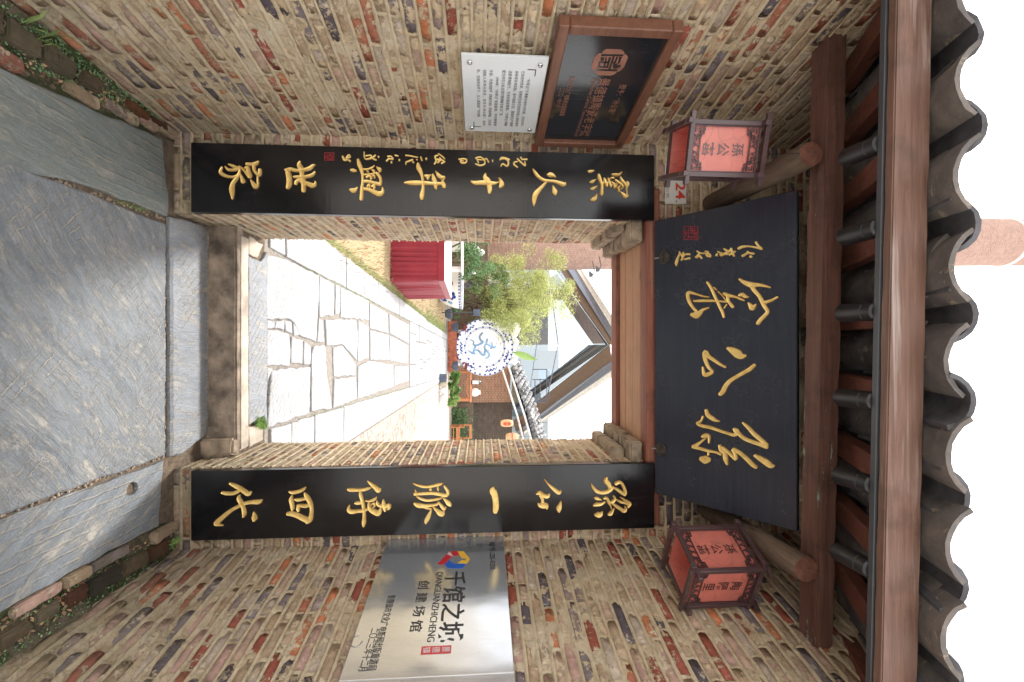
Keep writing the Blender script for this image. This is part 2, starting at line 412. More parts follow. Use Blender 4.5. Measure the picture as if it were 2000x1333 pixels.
def m_lacquer(name, col, rough, grain=0.0, coat=0.0):
    t = NT(name); p = t.pos((0.8, 40, 40)); p0 = t.pos()
    g = t.noise(p, 3, 5, 0.7)
    c = t.mix(t.rng(g, 0.35, 0.7, 0.0, 0.6), col, tuple(x * 1.9 for x in col))
    sm = t.noise(p0, 3.5, 4, 0.6)
    c = t.mix(t.rng(t.n('TexVoronoi', Vector=p0, Scale=22.0).outputs[0], 0.0, 0.035, 0.5, 0.0), c, (0.4, 0.4, 0.42))
    dust = t.math('MULTIPLY', t.rng(t.noise(p0, 5, 7, 0.72), 0.48, 0.75), t.rng(t.noise(t.pos((30, 30, 2)), 3, 5, 0.7), 0.4, 0.7)); c = t.mix(t.math('MULTIPLY', dust, 0.07), c, (0.30, 0.29, 0.28))
    h = t.math('ADD', t.math('MULTIPLY', g, grain), t.math('MULTIPLY', sm, 0.3))
    M[name] = t.bsdf(c, t.math('ADD', t.rng(sm, 0.3, 0.7, rough * 0.7, rough * 1.3), t.math('MULTIPLY', dust, 0.15)), t.bump(h, 0.25, 0.004), spec=0.5)
m_lacquer('black_lacquer', (0.0055, 0.0055, 0.007), 0.13, 0.25)
m_lacquer('board_lacquer', (0.018, 0.021, 0.032), 0.23, 0.6)
m_lacquer('plaque_black', (0.012, 0.013, 0.017), 0.12, 0.0)
t = NT('gold'); p = t.pos()
c = t.ramp(t.noise(p, 35, 4), [(0.3, (0.70, 0.46, 0.14)), (0.7, (0.92, 0.68, 0.26))])
M['gold'] = t.bsdf(c, 0.38, t.bump(t.noise(p, 120, 3), 0.25, 0.002), metal=0.45, spec=0.5)
simple('gold_edge', (0.12, 0.06, 0.025), 0.5, var=0.2)
simple('seal_red', (0.32, 0.02, 0.03), 0.6, var=0.3, nsc=60)
simple('tile', (0.075, 0.074, 0.084), 0.75, var=0.45, nsc=9, bump=0.5, bscale=60)
t = NT('tile_pan'); p = t.pos(); 
c = t.ramp(t.noise(p, 8, 5, 0.65), [(0.25, (0.065, 0.060, 0.060)), (0.5, (0.125, 0.112, 0.108)), (0.72, (0.20, 0.17, 0.15))])
c = t.mix(t.rng(t.noise(p, 17, 5, 0.7, 0.5), 0.60, 0.66, 0, 0.7), c, (0.34, 0.29, 0.21))
M['tile_pan'] = t.bsdf(c, 0.75, t.bump(t.noise(p, 55, 4, 0.7), 0.6, 0.004), spec=0.35)
simple('dark_metal', (0.05, 0.053, 0.062), 0.4, var=0.1)
m_dirt('joint_earth', (0.17, 0.15, 0.13), (0.34, 0.31, 0.28))
simple('black_metal', (0.012, 0.0125, 0.015), 0.42, var=0.1, bump=0)
simple('iron', (0.060, 0.048, 0.042), 0.6, metal=0.4, var=0.4, nsc=40, bump=0.8, bscale=90)
simple('wire_metal', (0.45, 0.45, 0.45), 0.3, metal=0.9, bump=0)
def m_paper(name, col, em=0.0):
    t = NT(name); p = t.pos(obj=False)
    cr = t.n('TexVoronoi', {'feature': 'DISTANCE_TO_EDGE'}, Vector=t.n('VectorMath', {'operation': 'ADD'}, i0=p, i1=t.n('VectorMath', {'operation': 'SCALE'}, i0=t.n('TexNoise', Vector=p, Scale=12.0).outputs[1], i3=0.05).outputs[0]).outputs[0], Scale=11.0).outputs[0]
    c = t.ramp(t.noise(p, 20, 4), [(0.3, tuple(x * 0.88 for x in col)), (0.7, col)])
    c = t.mix(t.rng(cr, 0.0, 0.02, 0.5, 0.0), c, tuple(x * 0.45 for x in col))
    a = t.n('BsdfDiffuse', Color=c); b = t.n('BsdfTranslucent', Color=c); g = t.n('BsdfGlossy', Color=(0.9, 0.9, 0.9), Roughness=0.35)
    mx = t.n('MixShader', i0=0.55, i1=a.outputs[0], i2=b.outputs[0]); mx2 = t.n('MixShader', i0=0.05, i1=mx.outputs[0], i2=g.outputs[0])
    t.t.links.new(mx2.outputs[0], t.out.inputs[0]); M[name] = t.m
m_paper('paper', (0.92, 0.36, 0.30))
simple('ink_brown', (0.10, 0.035, 0.03), 0.7, bump=0); simple('ink_grey', (0.17, 0.12, 0.12), 0.7, bump=0)
simple('acrylic', (0.62, 0.665, 0.70), 0.18, var=0.03, bump=0, spec=0.6)
simple('print_dark', (0.03, 0.032, 0.035), 0.5, bump=0)
simple('copper_print', (0.34, 0.16, 0.115), 0.45, metal=0.25, var=0.15, nsc=20, bump=0)
t = NT('steel'); p = t.pos((60, 60, 1.5)); p0 = t.pos()
g = t.noise(p, 6, 4, 0.7)
hb = t.math('MULTIPLY', t.noise(p0, 3.2, 2, 0.4), 1.0)
M['steel'] = t.bsdf(t.ramp(g, [(0.3, (0.47, 0.51, 0.57)), (0.7, (0.58, 0.62, 0.68))]), t.rng(g, 0.3, 0.7, 0.12, 0.22), t.bump(hb, 0.35, 0.02), metal=0.76)
simple('steel_edge', (0.75, 0.76, 0.78), 0.2, metal=1.0, var=0.05, bump=0)
for nm, c in (('logo_red', (0.55, 0.03, 0.05)), ('logo_yellow', (0.85, 0.52, 0.06)), ('logo_blue', (0.02, 0.12, 0.55)), ('logo_pink', (0.85, 0.55, 0.55)), ('sign_red', (0.60, 0.05, 0.03)), ('enamel', (0.62, 0.60, 0.57))):
    simple(nm, c, 0.3, var=0.08, bump=0)
def m_leaf(name, a, b, tr=0.35):
    t = NT(name); r = t.n('NewGeometry').outputs['Random Per Island']
    c = t.ramp(r, [(0.0, a), (0.6, b), (1.0, tuple(min(1, x * 1.5) for x in b))])
    d = t.n('BsdfDiffuse', Color=c); q = t.n('BsdfTranslucent', Color=c); g = t.n('BsdfGlossy', Color=(0.6, 0.6, 0.6), Roughness=0.4)
    mx = t.n('MixShader', i0=tr, i1=d.outputs[0], i2=q.outputs[0]); mx2 = t.n('MixShader', i0=0.06, i1=mx.outputs[0], i2=g.outputs[0])
    t.t.links.new(mx2.outputs[0], t.out.inputs[0]); M[name] = t.m
m_leaf('leaf_green', (0.05, 0.12, 0.045), (0.17, 0.30, 0.13)); m_leaf('leaf_lime', (0.20, 0.25, 0.08), (0.52, 0.55, 0.22), 0.45)
m_leaf('leaf_olive', (0.07, 0.11, 0.04), (0.24, 0.32, 0.12)); m_leaf('grass', (0.05, 0.12, 0.02), (0.10, 0.22, 0.04)); m_leaf('leaf_fresh', (0.12, 0.22, 0.06), (0.26, 0.40, 0.12))
m_leaf('leaf_dead', (0.10, 0.055, 0.03), (0.30, 0.19, 0.11), 0.1); m_leaf('leaf_red', (0.20, 0.04, 0.04), (0.38, 0.10, 0.09)); m_leaf('leaf_teal', (0.02, 0.16, 0.14), (0.04, 0.30, 0.27))
simple('bark', (0.12, 0.09, 0.06), 0.9, var=0.3, nsc=20, bump=0.8)
t = NT('red_cloth'); p = t.pos()
M['red_cloth'] = t.bsdf(t.ramp(t.noise(p, 3, 4), [(0.3, (0.20, 0.012, 0.024)), (0.7, (0.27, 0.022, 0.036))]), 0.75, t.bump(t.noise(p, 200, 2), 0.2, 0.002), spec=0.3, Sheen_Weight=0.3)
simple('white_top', (0.72, 0.72, 0.71), 0.5, var=0.05)
simple('porcelain', (0.78, 0.79, 0.80), 0.12, var=0.03, bump=0); simple('cobalt', (0.02, 0.05, 0.30), 0.2, var=0.3, nsc=9, bump=0)
simple('cobalt_pale', (0.22, 0.40, 0.62), 0.25, var=0.3, nsc=5, bump=0); simple('coral', (0.55, 0.09, 0.08), 0.3, bump=0)
simple('rock_grey', (0.19, 0.19, 0.22), 0.85, var=0.5, nsc=5, bump=0.9, bscale=14, bdist=0.03)
simple('anodised', (0.17, 0.115, 0.085), 0.5, metal=0.2, var=0.08, bump=0); simple('gutter_metal', (0.21, 0.235, 0.29), 0.35, metal=0.5, var=0.1, bump=0)
simple('bounce_paving', (0.42, 0.41, 0.39), 0.85, var=0.2, nsc=3, bump=0.4)
simple('plaster_white', (0.72, 0.71, 0.68), 0.9, var=0.1, bump=0.2); simple('plaster_cream', (0.52, 0.47, 0.36), 0.9, var=0.2, bump=0.2)
t = NT('glass_pane'); g = t.n('BsdfGlossy', Color=(0.62, 0.70, 0.76), Roughness=0.03); tr = t.n('BsdfTransparent', Color=(0.60, 0.70, 0.75))
mx = t.n('MixShader', i0=0.42, i1=tr.outputs[0], i2=g.outputs[0]); t.t.links.new(mx.outputs[0], t.out.inputs[0]); M['glass_pane'] = t.m
simple('slate_blue', (0.09, 0.11, 0.155), 0.7, var=0.2)
simple('interior_white', (0.34, 0.38, 0.41), 0.8, var=0.1)
t = NT('far_brick'); p = t.pos((1, 1, 1))
def brickmap(name, a, b, mo, sw=0.24, sh=0.075, ax='XZ'):
    t = NT(name); src = t.n('NewGeometry').outputs['Position']; sx = t.n('SeparateXYZ', i0=src)
    u = sx.outputs[0] if ax[0] == 'X' else sx.outputs[1]
    if ax == 'CYL': u = t.math('MULTIPLY', t.math('ARCTAN2', t.math('SUBTRACT', sx.outputs[1], 27.437), t.math('SUBTRACT', sx.outputs[0], -6.93)), 2.1)
    v = t.n('CombineXYZ', i0=u, i1=sx.outputs[2], i2=0.0).outputs[0]
    br = t.n('TexBrick', Vector=v, Color1=a, Color2=b, Mortar=mo, Scale=1.0, **{'Mortar_Size': 0.012, 'Brick_Width': sw, 'Row_Height': sh})
    c = t.mix(0.5, br.outputs[0], t.ramp(t.noise(src, 4, 5, 0.7), [(0.3, 0.55), (0.7, 1.15)]), 'MULTIPLY')
    M[name] = t.bsdf(c, 0.9, t.bump(br.outputs[1], 0.4, 0.01))
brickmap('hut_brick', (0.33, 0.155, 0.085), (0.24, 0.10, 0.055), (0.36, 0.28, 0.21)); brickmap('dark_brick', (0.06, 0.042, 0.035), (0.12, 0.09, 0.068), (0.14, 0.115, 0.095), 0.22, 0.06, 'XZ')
brickmap('garden_brick', (0.11, 0.08, 0.055), (0.19, 0.13, 0.09), (0.20, 0.16, 0.12), 0.22, 0.06)
brickmap('chimney_brick', (0.42, 0.235, 0.18), (0.32, 0.16, 0.12), (0.46, 0.39, 0.35), 0.26, 0.085, 'CYL')

# ================================================================== THE SETTING: ground
def flat(name, pts, mat, kind='structure', parent=None):
    mb = MB(); n = len(pts); mb.add(pts, [tuple(range(n))])
    o = mb.build(name, mat, parent); 
    if parent is None: tag(o, kind=kind)
    return o
# street side: earth below the slabs, and the wide ground that reaches the horizon
flat('street_ground', [(-60, -60, -0.016), (60, -60, -0.016), (60, 0.30, -0.016), (-60, 0.30, -0.016)], M['dirt'])
flat('bounce_paving', [(-40, -40, -0.004), (40, -40, -0.004), (40, -2.62, -0.004), (-40, -2.62, -0.004)], M['bounce_paving'])  # unseen pale sheet added behind the camera, bounces light up under the eaves
flat('courtyard_ground', [(-500, 0.62, 0.150), (500, 0.62, 0.150), (500, 900, 0.150), (-500, 900, 0.150)], M['court_ground'])

def rough_edge(pts, step=0.05, amp=0.006, seed=1):
    rr = random.Random(seed); out = []
    for i in range(len(pts)):
        a = Vector(pts[i]); b = Vector(pts[(i + 1) % len(pts)]); n = max(1, int((b - a).length / step))
        d = (b - a).normalized(); nn = Vector((d.y, -d.x, 0))
        for k in range(n):
            q = a + (b - a) * k / n
            out.append(q + nn * rr.uniform(-amp, amp) * (0.3 if k == 0 else 1))
    return out
def slab(name, pts, z, th, mat, parent, cham=0.006, amp=0.006, seed=1, step=0.05):
    p3 = rough_edge([Vector((q[0], q[1], z)) for q in pts], step, amp, seed)
    mb = MB().prism(p3, (0, 0, -th), cham); return mb.build(name, mat, parent)
fp = thing('slab_floor', 'grey blue slate slab paving in front of the doorstep', 'paving', (0, -0.6, 0)); 
slab('paving_slab', [(-0.612, -2.6), (0.583, -2.6), (0.588, -0.58), (0.592, -0.086), (-0.60, -0.078), (-0.612, -0.58)], 0.0, 0.1, M['slate'], fp, 0.008, 0.005, 3)
slab('paving_slab', [(-0.93, -2.4), (-0.60, -2.4), (-0.598, -0.9), (-0.640, -0.58), (-0.645, -0.070), (-0.70, -0.060), (-1.03, -0.11), (-0.965, -0.583), (-0.925, -0.902)], 0.002, 0.1, M['slate_green'], fp, 0.008, 0.006, 4)
# right slab with the round hole: built as a ring of four pieces sharing a notch is avoided - a real hole is cut
def slab_hole(pts, hole_c, r, z, th, mat, parent):
    outer = rough_edge([Vector((q[0], q[1], z)) for q in pts], 0.06, 0.006, 9)
    hc = Vector((hole_c[0], hole_c[1], z)); rr = random.Random(3)
    inner = [hc + Vector((math.cos(a) * r[0], math.sin(a) * r[1], 0)) * rr.uniform(.93, 1.07) for a in [2 * math.pi * k / 20 for k in range(20)]]
    bm = bmesh.new()
    def ring(ps): 
        vs = [bm.verts.new(p) for p in ps]; return [bm.edges.new((vs[i], vs[(i + 1) % len(vs)])) for i in range(len(vs))]
    ed = ring(outer) + ring(inner)
    bmesh.ops.triangle_fill(bm, use_beauty=True, use_dissolve=False, edges=ed)
    r_ = bmesh.ops.extrude_face_region(bm, geom=bm.faces[:])
    for v in [g for g in r_['geom'] if isinstance(g, bmesh.types.BMVert)]: v.co.z -= th
    bmesh.ops.recalc_face_normals(bm, faces=bm.faces[:])
    b = wloc(parent)
    for v in bm.verts: v.co -= b
    me = bpy.data.meshes.new('paving_slab'); bm.to_mesh(me); bm.free(); me.materials.append(mat)
    o = bpy.data.objects.new('paving_slab', me); COL.objects.link(o); o.parent = parent; return o
h = slab_hole([(0.60, -2.4), (0.95, -2.4), (0.916, -0.9), (0.913, -0.583), (0.93, -0.141), (0.61, -0.105), (0.606, -0.58), (0.596, -1.2)], (0.687, -0.314), (0.030, 0.037), 0.001, 0.06, M['slate_side'], fp)
h['label'] = 'slab with a round hole near the doorstep'
mb = MB().lathe((0.687, -0.314, -0.055), [(0.03, 0), (0.028, 0.015), (0.012, 0.022), (0.004, 0.018)], 14); mb.build('drain_plug', M['bark'], fp)
# doorway sill slab, riser, tread
sp_ = thing('doorstep', 'worn stone doorstep under the doorway with a brown concrete riser', 'doorstep', (0, 0.1, 0))
sill = [G(331, 424), G(331, 892), G(352, 889), G(400, 850), G(405, 800), G(406, 600), G(405, 452), G(398, 440)]
so_ = slab('sill_slab', [(q.x, q.y) for q in sill], 0.012, 0.1, M['slate_sill'], sp_, 0.012, 0.004, 5, 0.04)
def rough_box(name, lo, hi, mat, parent, res=0.02, amp=0.004, seed=0):
    bm = bmesh.new(); bmesh.ops.create_cube(bm, size=1)
    lo = Vector(lo); hi = Vector(hi)
    for v in bm.verts: v.co = Vector((lo.x + (v.co.x + .5) * (hi.x - lo.x), lo.y + (v.co.y + .5) * (hi.y - lo.y), lo.z + (v.co.z + .5) * (hi.z - lo.z)))
    bmesh.ops.bevel(bm, geom=bm.edges[:], offset=min((hi - lo)) * 0.12, segments=2, affect='EDGES')
    for _ in range(7):
        es = [e for e in bm.edges if e.calc_length() > res * 1.6]
        if not es or len(bm.verts) > 9000: break
        bmesh.ops.subdivide_edges(bm, edges=es, cuts=1)
    bmesh.ops.triangulate(bm, faces=bm.faces[:]); bm.normal_update()
    for v in bm.verts:
        q = v.co * 9 + Vector((seed, 0, 0)); v.co += v.normal * (mnoise.noise(q) * amp * 1.6 + mnoise.noise(q * 3.3) * amp)
    b = wloc(parent) if parent else Vector()
    for v in bm.verts: v.co -= b
    me = bpy.data.meshes.new(name); bm.to_mesh(me); bm.free(); me.materials.append(mat)
    me.polygons.foreach_set('use_smooth', [True] * len(me.polygons)); me.set_sharp_from_angle(angle=R(50))
    o = bpy.data.objects.new(name, me); COL.objects.link(o)
    if parent: o.parent = parent
    return o
rough_box('riser', (-0.69, 0.262, -0.03), (0.60, 0.345, 0.172), M['concrete'], sp_, 0.03, 0.003, 1)
rough_box('riser_top', (-0.64, 0.300, 0.10), (0.66, 0.40, 0.1765), M['concrete_pale'], sp_, 0.03, 0.002, 2)
rough_box('corner_stone', (0.575, 0.235, -0.03), (0.675, 0.35, 0.165), M['corbel'], sp_, 0.02, 0.010, 5)
slab('tread_slab', [(-0.53, 0.395), (0.52, 0.395), (0.50, 0.60), (0.56, 0.64), (-0.60, 0.64), (-0.52, 0.56)], 0.178, 0.1, M['slate_sill'], sp_, 0.005, 0.006, 6)
slab('tread_slab', [(0.535, 0.40), (0.67, 0.42), (0.66, 0.60), (0.55, 0.605)], 0.172, 0.1, M['concrete_pale'], sp_, 0.006, 0.006, 7)
slab('tread_slab', [(-0.66, 0.42), (-0.545, 0.41), (-0.54, 0.53), (-0.64, 0.60)], 0.173, 0.1, M['concrete_pale'], sp_, 0.006, 0.01, 8)
flat('doorway_earth', [(-0.70, 0.33, 0.158), (0.70, 0.33, 0.158), (0.70, 0.70, 0.158), (-0.70, 0.70, 0.158)], M['dirt'])

# earth banks along the foot of both wing walls
def bank(side):
    wx = lambda y: side * (1.118 - 0.155 * y - (0.13 if side < 0 else 0.20) * min(1, -y / .9))
    if side < 0: ex = lambda y: np.interp(y, [-2.4, -0.9, -0.58, -0.1, 0.02], [-0.93, -0.925, -0.968, -1.05, -1.07])
    else: ex = lambda y: np.interp(y, [-2.4, -0.9, -0.58, -0.1, 0.02], [0.95, 0.916, 0.913, 0.94, 0.97])
    ny, nx = 150, 26; V = []
    ys = np.linspace(-2.4, 0.0, ny)
    for i, y in enumerate(ys):
        for j in range(nx):
            k = j / (nx - 1); x = ex(y) + (wx(y) + side * 0.01 - ex(y)) * k
            V.append((x - side * 0.008 * (k == 0), y, -0.012 + 0.055 * max(0, k - .18) / .82 * min(1, max(0.12, -y * 1.5))))
    V = np.array(V); n = vnoise(V[:, 0] * 26, V[:, 1] * 26, 3, 3); V[:, 2] += n * 0.012 * (np.abs(V[:, 0] - ex(V[:, 1])) > 0.01)
    idx = np.arange(ny * nx).reshape(ny, nx)
    F = np.stack([idx[:-1, :-1].ravel(), idx[:-1, 1:].ravel(), idx[1:, 1:].ravel(), idx[1:, :-1].ravel()], 1)
    if side < 0: F = F[:, ::-1]
    o = npmesh('earth_bank', V, F, M['moss_bank']); return tag(o, kind='structure'), ex, wx
bankL, exL, wxL = bank(-1); bankR, exR, wxR = bank(1)

# ================================================================== BRICKWORK
def brick_meshes(nvar=10):
    out = []
    for k in range(nvar):
        rr = random.Random(100 + k); V = []; nx, nz = 5, 3
        for j in range(nz):
            for i in range(nx):
                x = i / (nx - 1) - 0.5; z = j / (nz - 1) - 0.5
                edge = (i in (0, nx - 1)) or (j in (0, nz - 1)); cor = (i in (0, nx - 1)) and (j in (0, nz - 1))
                y = 0.0 + rr.uniform(-0.0015, 0.0015)
                if edge: y += 0.0022 + rr.uniform(0, 0.003)
                if cor: y += 0.003
                V.append((x * (0.985 if edge else 1) * (0.98 if cor else 1) + rr.uniform(-.008, .008), y, z * 0.043 * (0.97 if edge else 1) * (0.95 if cor else 1) + rr.uniform(-.0018, .0018)))
        nf = len(V); ring = [0, 1, 2, 3, 4, 9, 14, 13, 12, 11, 10, 5]
        for r in ring: V.append((V[r][0] * 1.03, 0.016, V[r][2] * 1.06))
        for r in ring: V.append((V[r][0] * 1.0, 0.05, V[r][2] * 1.0))
        F = []
        for j in range(nz - 1):
            for i in range(nx - 1):
                a = j * nx + i; F.append((a, a + 1, a + nx + 1, a + nx))
        n = len(ring)
        for i in range(n):
            i2 = (i + 1) % n
            F.append((ring[i], nf + i, nf + i2, ring[i2])); F.append((nf + i, nf + n + i, nf + n + i2, nf + i2))
        me = bpy.data.meshes.new('brick'); me.from_pydata(V, [], F); me.polygons.foreach_set('use_smooth', [True] * len(F)); me.update()
        out.append((me, np.array(V), F))
    return out
BRK = brick_meshes()
def face_frame(n):
    n = Vector(n).normalized(); return Vector((-n.y, n.x, 0)), n
BAT = {'L': (0.13, 0.45), 'R': (0.20, 0.50)}
def brickwork(th, O, n, s0, s1, z0, z1, key, mats, pitch=0.052, res=0.0058, seed=0, smear=1.0, vis=None, maxobj=272, wav=0.0028, ztop=None, bulge=0.004, mres=None):
    """one face of brickwork: pointed mortar bed as a relief sheet, bricks set in it. O: point at s=0, z=0"""
    a, n = face_frame(n); O = Vector(O); rr = random.Random(seed)
    rows = int((z1 - z0) / pitch) + 1
    rowz = [z0 + pitch * (i + 0.5) + rr.uniform(-.0018, .0018) for i in range(rows)]
    joints = []
    bricks = []
    for i in range(rows):
        s = s0 - rr.uniform(0.0, 0.20); js = []
        while s < s1:
            L = rr.choice([0.225, 0.235, 0.245, 0.215, 0.24, 0.115, 0.19]) * rr.uniform(0.94, 1.05)
            js.append((s, s + L)); s += L + 0.007
        joints.append(js)
        for (p, q) in js:
            p2, q2 = max(p, s0), min(q, s1)
            if q2 - p2 > 0.03: bricks.append((i, p2, q2, rowz[i]))
    wz = lambda s, z: wav * 1.0 * mnoise.noise(Vector((s * 3.1, z * 2.0, seed)))
    # mortar relief
    mr = res
    ns = int((s1 - s0) / mr) + 2; nz = int((z1 - z0) / mr) + 2
    S, Z = np.meshgrid(np.linspace(s0, s1, ns), np.linspace(z0, z1, nz), indexing='ij')
    WZ = np.array([[wz(s, z) for z in np.linspace(z0, z1, 24)] for s in np.linspace(s0, s1, 14)])
    fs = (S - s0) / (s1 - s0) * 13; fz = (Z - z0) / (z1 - z0) * 23
    i0 = np.clip(fs.astype(int), 0, 12); j0 = np.clip(fz.astype(int), 0, 22); u = fs - i0; v = fz - j0
    wzg = (WZ[i0, j0] * (1 - u) + WZ[i0 + 1, j0] * u) * (1 - v) + (WZ[i0, j0 + 1] * (1 - u) + WZ[i0 + 1, j0 + 1] * u) * v
    Zq = Z - wzg
    row = np.clip(((Zq - z0) / pitch).astype(int), 0, rows - 1)
    rz = np.array(rowz)[row]
    dz = np.abs(Zq - rz) - 0.0205
    ds = np.full(S.shape, 9.0)
    for i in range(rows):
        mk = row == i
        if not mk.any(): continue
        e = np.array([x for pq in joints[i] for x in pq]); sv = S[mk]
        k = np.searchsorted(e, sv); lo = e[np.clip(k - 1, 0, len(e) - 1)]; hi = e[np.clip(k, 0, len(e) - 1)]
        inside = (k % 2 == 1); d = np.minimum(sv - lo, hi - sv); ds[mk] = np.where(inside, -d, np.abs(d))
    d = np.maximum(dz, ds)                                   # <0 inside a brick
    bed = dz > 0
    base = np.where(d > 0, np.where(bed, 0.0032, 0.0008), -0.0062 * smooth01(-d / 0.004))
    sm = vnoise(S * 11 + seed, Z * 13, seed + 1, 4)
    big = vnoise(S * 3.0 + seed, Z * 3.4, seed + 5, 2)
    h_ = base + smear * 0.0150 * smooth01((sm * 0.85 + big * 0.45 + 0.0) / 0.40) * np.where(d > 0, 0.05, 0.62)
    h_ = np.where(d > 0, h_, np.minimum(h_, 0.0006 + 0.0012 * sm)); h_ = h_ - 0.0040 * ((dz <= 0) & (dz > -0.0062))
    if key in BAT: h_ = h_ + BAT[key][0] * np.clip(1 - Z / BAT[key][1], 0, 1) ** 1.3 * np.clip(np.abs(S) / 0.9, 0, 1)
    h_ += vnoise(S * 75, Z * 75, seed + 2, 2) * 0.0015 + vnoise(S * 24, Z * 30, seed + 3, 3) * 0.0014 + big * bulge
    # struck line along the bed joints
    P = np.array(O)[None, None, :] + S[..., None] * np.array(a) + h_[..., None] * np.array(n)
    P[..., 2] += Z
    V = P.reshape(-1, 3); idx = np.arange(ns * nz).reshape(ns, nz)
    F = np.stack([idx[:-1, :-1].ravel(), idx[1:, :-1].ravel(), idx[1:, 1:].ravel(), idx[:-1, 1:].ravel()], 1)
    if ztop is not None:
        cz = Z[:-1, :-1].ravel(); cs = S[:-1, :-1].ravel(); F = F[cz < np.array([ztop(q) for q in cs])]
    mo = npmesh('mortar', V, F, M[mats[2]], th)
    at = mo.data.attributes.new('bed', 'FLOAT', 'POINT'); at.data.foreach_set('value', np.where(dz > -0.001, 1.0, 0.0).ravel().astype(np.float32)[:len(mo.data.vertices)])
    # bricks
    info = []
    for (i, p, q, z) in bricks:
        sc_ = (p + q) / 2; zz = z + wz(sc_, z)
        if ztop is not None and zz > ztop(sc_) - 0.02: continue
        c = O + a * sc_; c = Vector((c.x, c.y, zz)); c += n * (rr.uniform(-0.0030, 0.0028) + bulge * float(vnoise(np.array([sc_ * 3.0 + seed]), np.array([zz * 3.4]), seed + 5, 2)[0]))
        if key in BAT: c += n * BAT[key][0] * max(0, min(1, 1 - zz / BAT[key][1])) ** 1.3 * min(1, abs(sc_) / .9)
        tilt = rr.gauss(0, 0.008); info.append((c, q - p, tilt, rr.randrange(len(BRK)), rr.uniform(0.9, 1.03)))
    info.sort(key=lambda t: (0 if (vis is None or vis(t[0])) else 1, (t[0] - CAM).length))
    Y = -n
    rot = Matrix((a, Y, Vector((0, 0, 1)))).transposed()
    base_ = wloc(th)
    objs, rest = info[:maxobj], info[maxobj:]
    cache = {}
    for (c, L, tl, k, hs) in objs:
        if (k, mats[0]) not in cache:
            me = BRK[k][0].copy(); me.materials.append(M[mats[0]]); cache[(k, mats[0])] = me
        o = bpy.data.objects.new('brick', cache[(k, mats[0])]); COL.objects.link(o); o.parent = th
        o.location = c - base_; o.rotation_euler = (rot @ Matrix.Rotation(tl, 3, 'Y')).to_euler(); o.scale = (L, 1, hs)
    if rest:
        mb = MB()
        for (c, L, tl, k, hs) in rest:
            V_ = BRK[k][1] * np.array([L, 1, hs]); mt = np.array(rot @ Matrix.Rotation(tl, 3, 'Y'))
            mb.add((V_ @ mt.T + np.array(c)).tolist(), BRK[k][2])
        o = mb.build('brick_courses', M[mats[1]], th, smooth=True); tag(o, kind='stuff')
STD = ('brick', 'brick_joined', 'mortar'); RED = ('brick_red', 'brick_red_joined', 'mortar')
SLN = 0.155; q_ = math.sqrt(1 + SLN * SLN)
nLW = Vector((1, -SLN, 0)) / q_; nRW = Vector((-1, -SLN, 0)) / q_
aLW = face_frame(nLW)[0]; aRW = face_frame(nRW)[0]
OL = Vector((-1.118, 0, 0)); OR = Vector((1.118, 0, 0))
inview = lambda c: c.y > -1.06
TIW = -0.024
wl = thing('brick_wall', 'left wing wall of mortar smeared old brick with a white notice and framed plaque', 'brick wall', tuple(OL + aLW * -0.75))
brickwork(wl, OL, nLW, -1.55, 0.03, -0.03, 3.52, 'L', STD, seed=11, smear=0.85, vis=inview, bulge=0.006, ztop=lambda s: 2.985 + .43 * (.988 * s + 1.31) - TIW * 1.2)
def core(O, a, n, sg, th):
    P_ = [O + a * (sg * 0.04) * -1 - n * .014, O + a * sg * 1.56 - n * .014]; f = lambda y, x: 2.99 + .43 * (y + 1.31) + TIW * x
    V_ = [P_[0] + Vector((0, 0, -.03)), P_[1] + Vector((0, 0, -.03)), Vector((P_[1].x, P_[1].y, f(P_[1].y, P_[1].x))), Vector((P_[0].x, P_[0].y, f(P_[0].y, P_[0].x)))]
    MB().prism(V_, -n * .30).build('wall_core', M['mortar'], th)
core(OL, aLW, nLW, -1, wl)
wing_r = thing('brick_wall', 'right splayed wing wall of reddish old brick, carrying the large steel plate', 'brick wall', tuple(OR + aRW * 0.75))
brickwork(wing_r, OR, nRW, -0.03, 1.55, -0.03, 3.52, 'R', RED, seed=23, smear=0.66, vis=inview, bulge=0.006, ztop=lambda s: 2.985 + .43 * (-.988 * s + 1.31) + TIW * 1.2)
core(OR, aRW, nRW, 1, wing_r)
# gate piers: front face and door reveal, one thing each
GD = 0.62
pl_ = thing('gate_pier', 'left brick gate pier behind the couplet board that has a red seal', 'brick pier', (-0.9, 0.3, 0))
brickwork(pl_, (0, 0, 0), (0, -1, 0), -1.14, -0.682, -0.03, 3.56, 'f', RED, seed=31, smear=0.7, bulge=0.002)
brickwork(pl_, (-0.682, 0, 0), (1, 0, 0), 0.0, GD, -0.03, 2.46, 'r', STD, seed=37, smear=0.62, bulge=0.002, maxobj=150)
MB().bx((-1.3, 0.028, -0.03), (-0.71, GD, 3.54)).build('pier_core', M['mortar'], pl_)
pr_ = thing('gate_pier', 'right brick gate pier behind the couplet board that has no seal', 'brick pier', (0.9, 0.3, 0))
brickwork(pr_, (0, 0, 0), (0, -1, 0), 0.682, 1.14, -0.03, 3.56, 'f', RED, seed=41, smear=0.6, bulge=0.002)
brickwork(pr_, (0.682, 0, 0), (-1, 0, 0), -GD, 0.0, -0.03, 2.46, 'r', STD, seed=47, smear=0.60, bulge=0.002, maxobj=150)
MB().bx((0.71, 0.028, -0.03), (1.3, GD, 3.54)).build('pier_core', M['mortar'], pr_)
ow = thing('brick_wall', 'brickwork over the doorway behind the big black name board', 'brick wall', (0, 0.3, 2.64))
brickwork(ow, (0, 0, 0), (0, -1, 0), -0.68, 0.68, 2.645, 3.56, 'o', STD, seed=53, smear=0.8, res=0.014, bulge=0.002, maxobj=60)
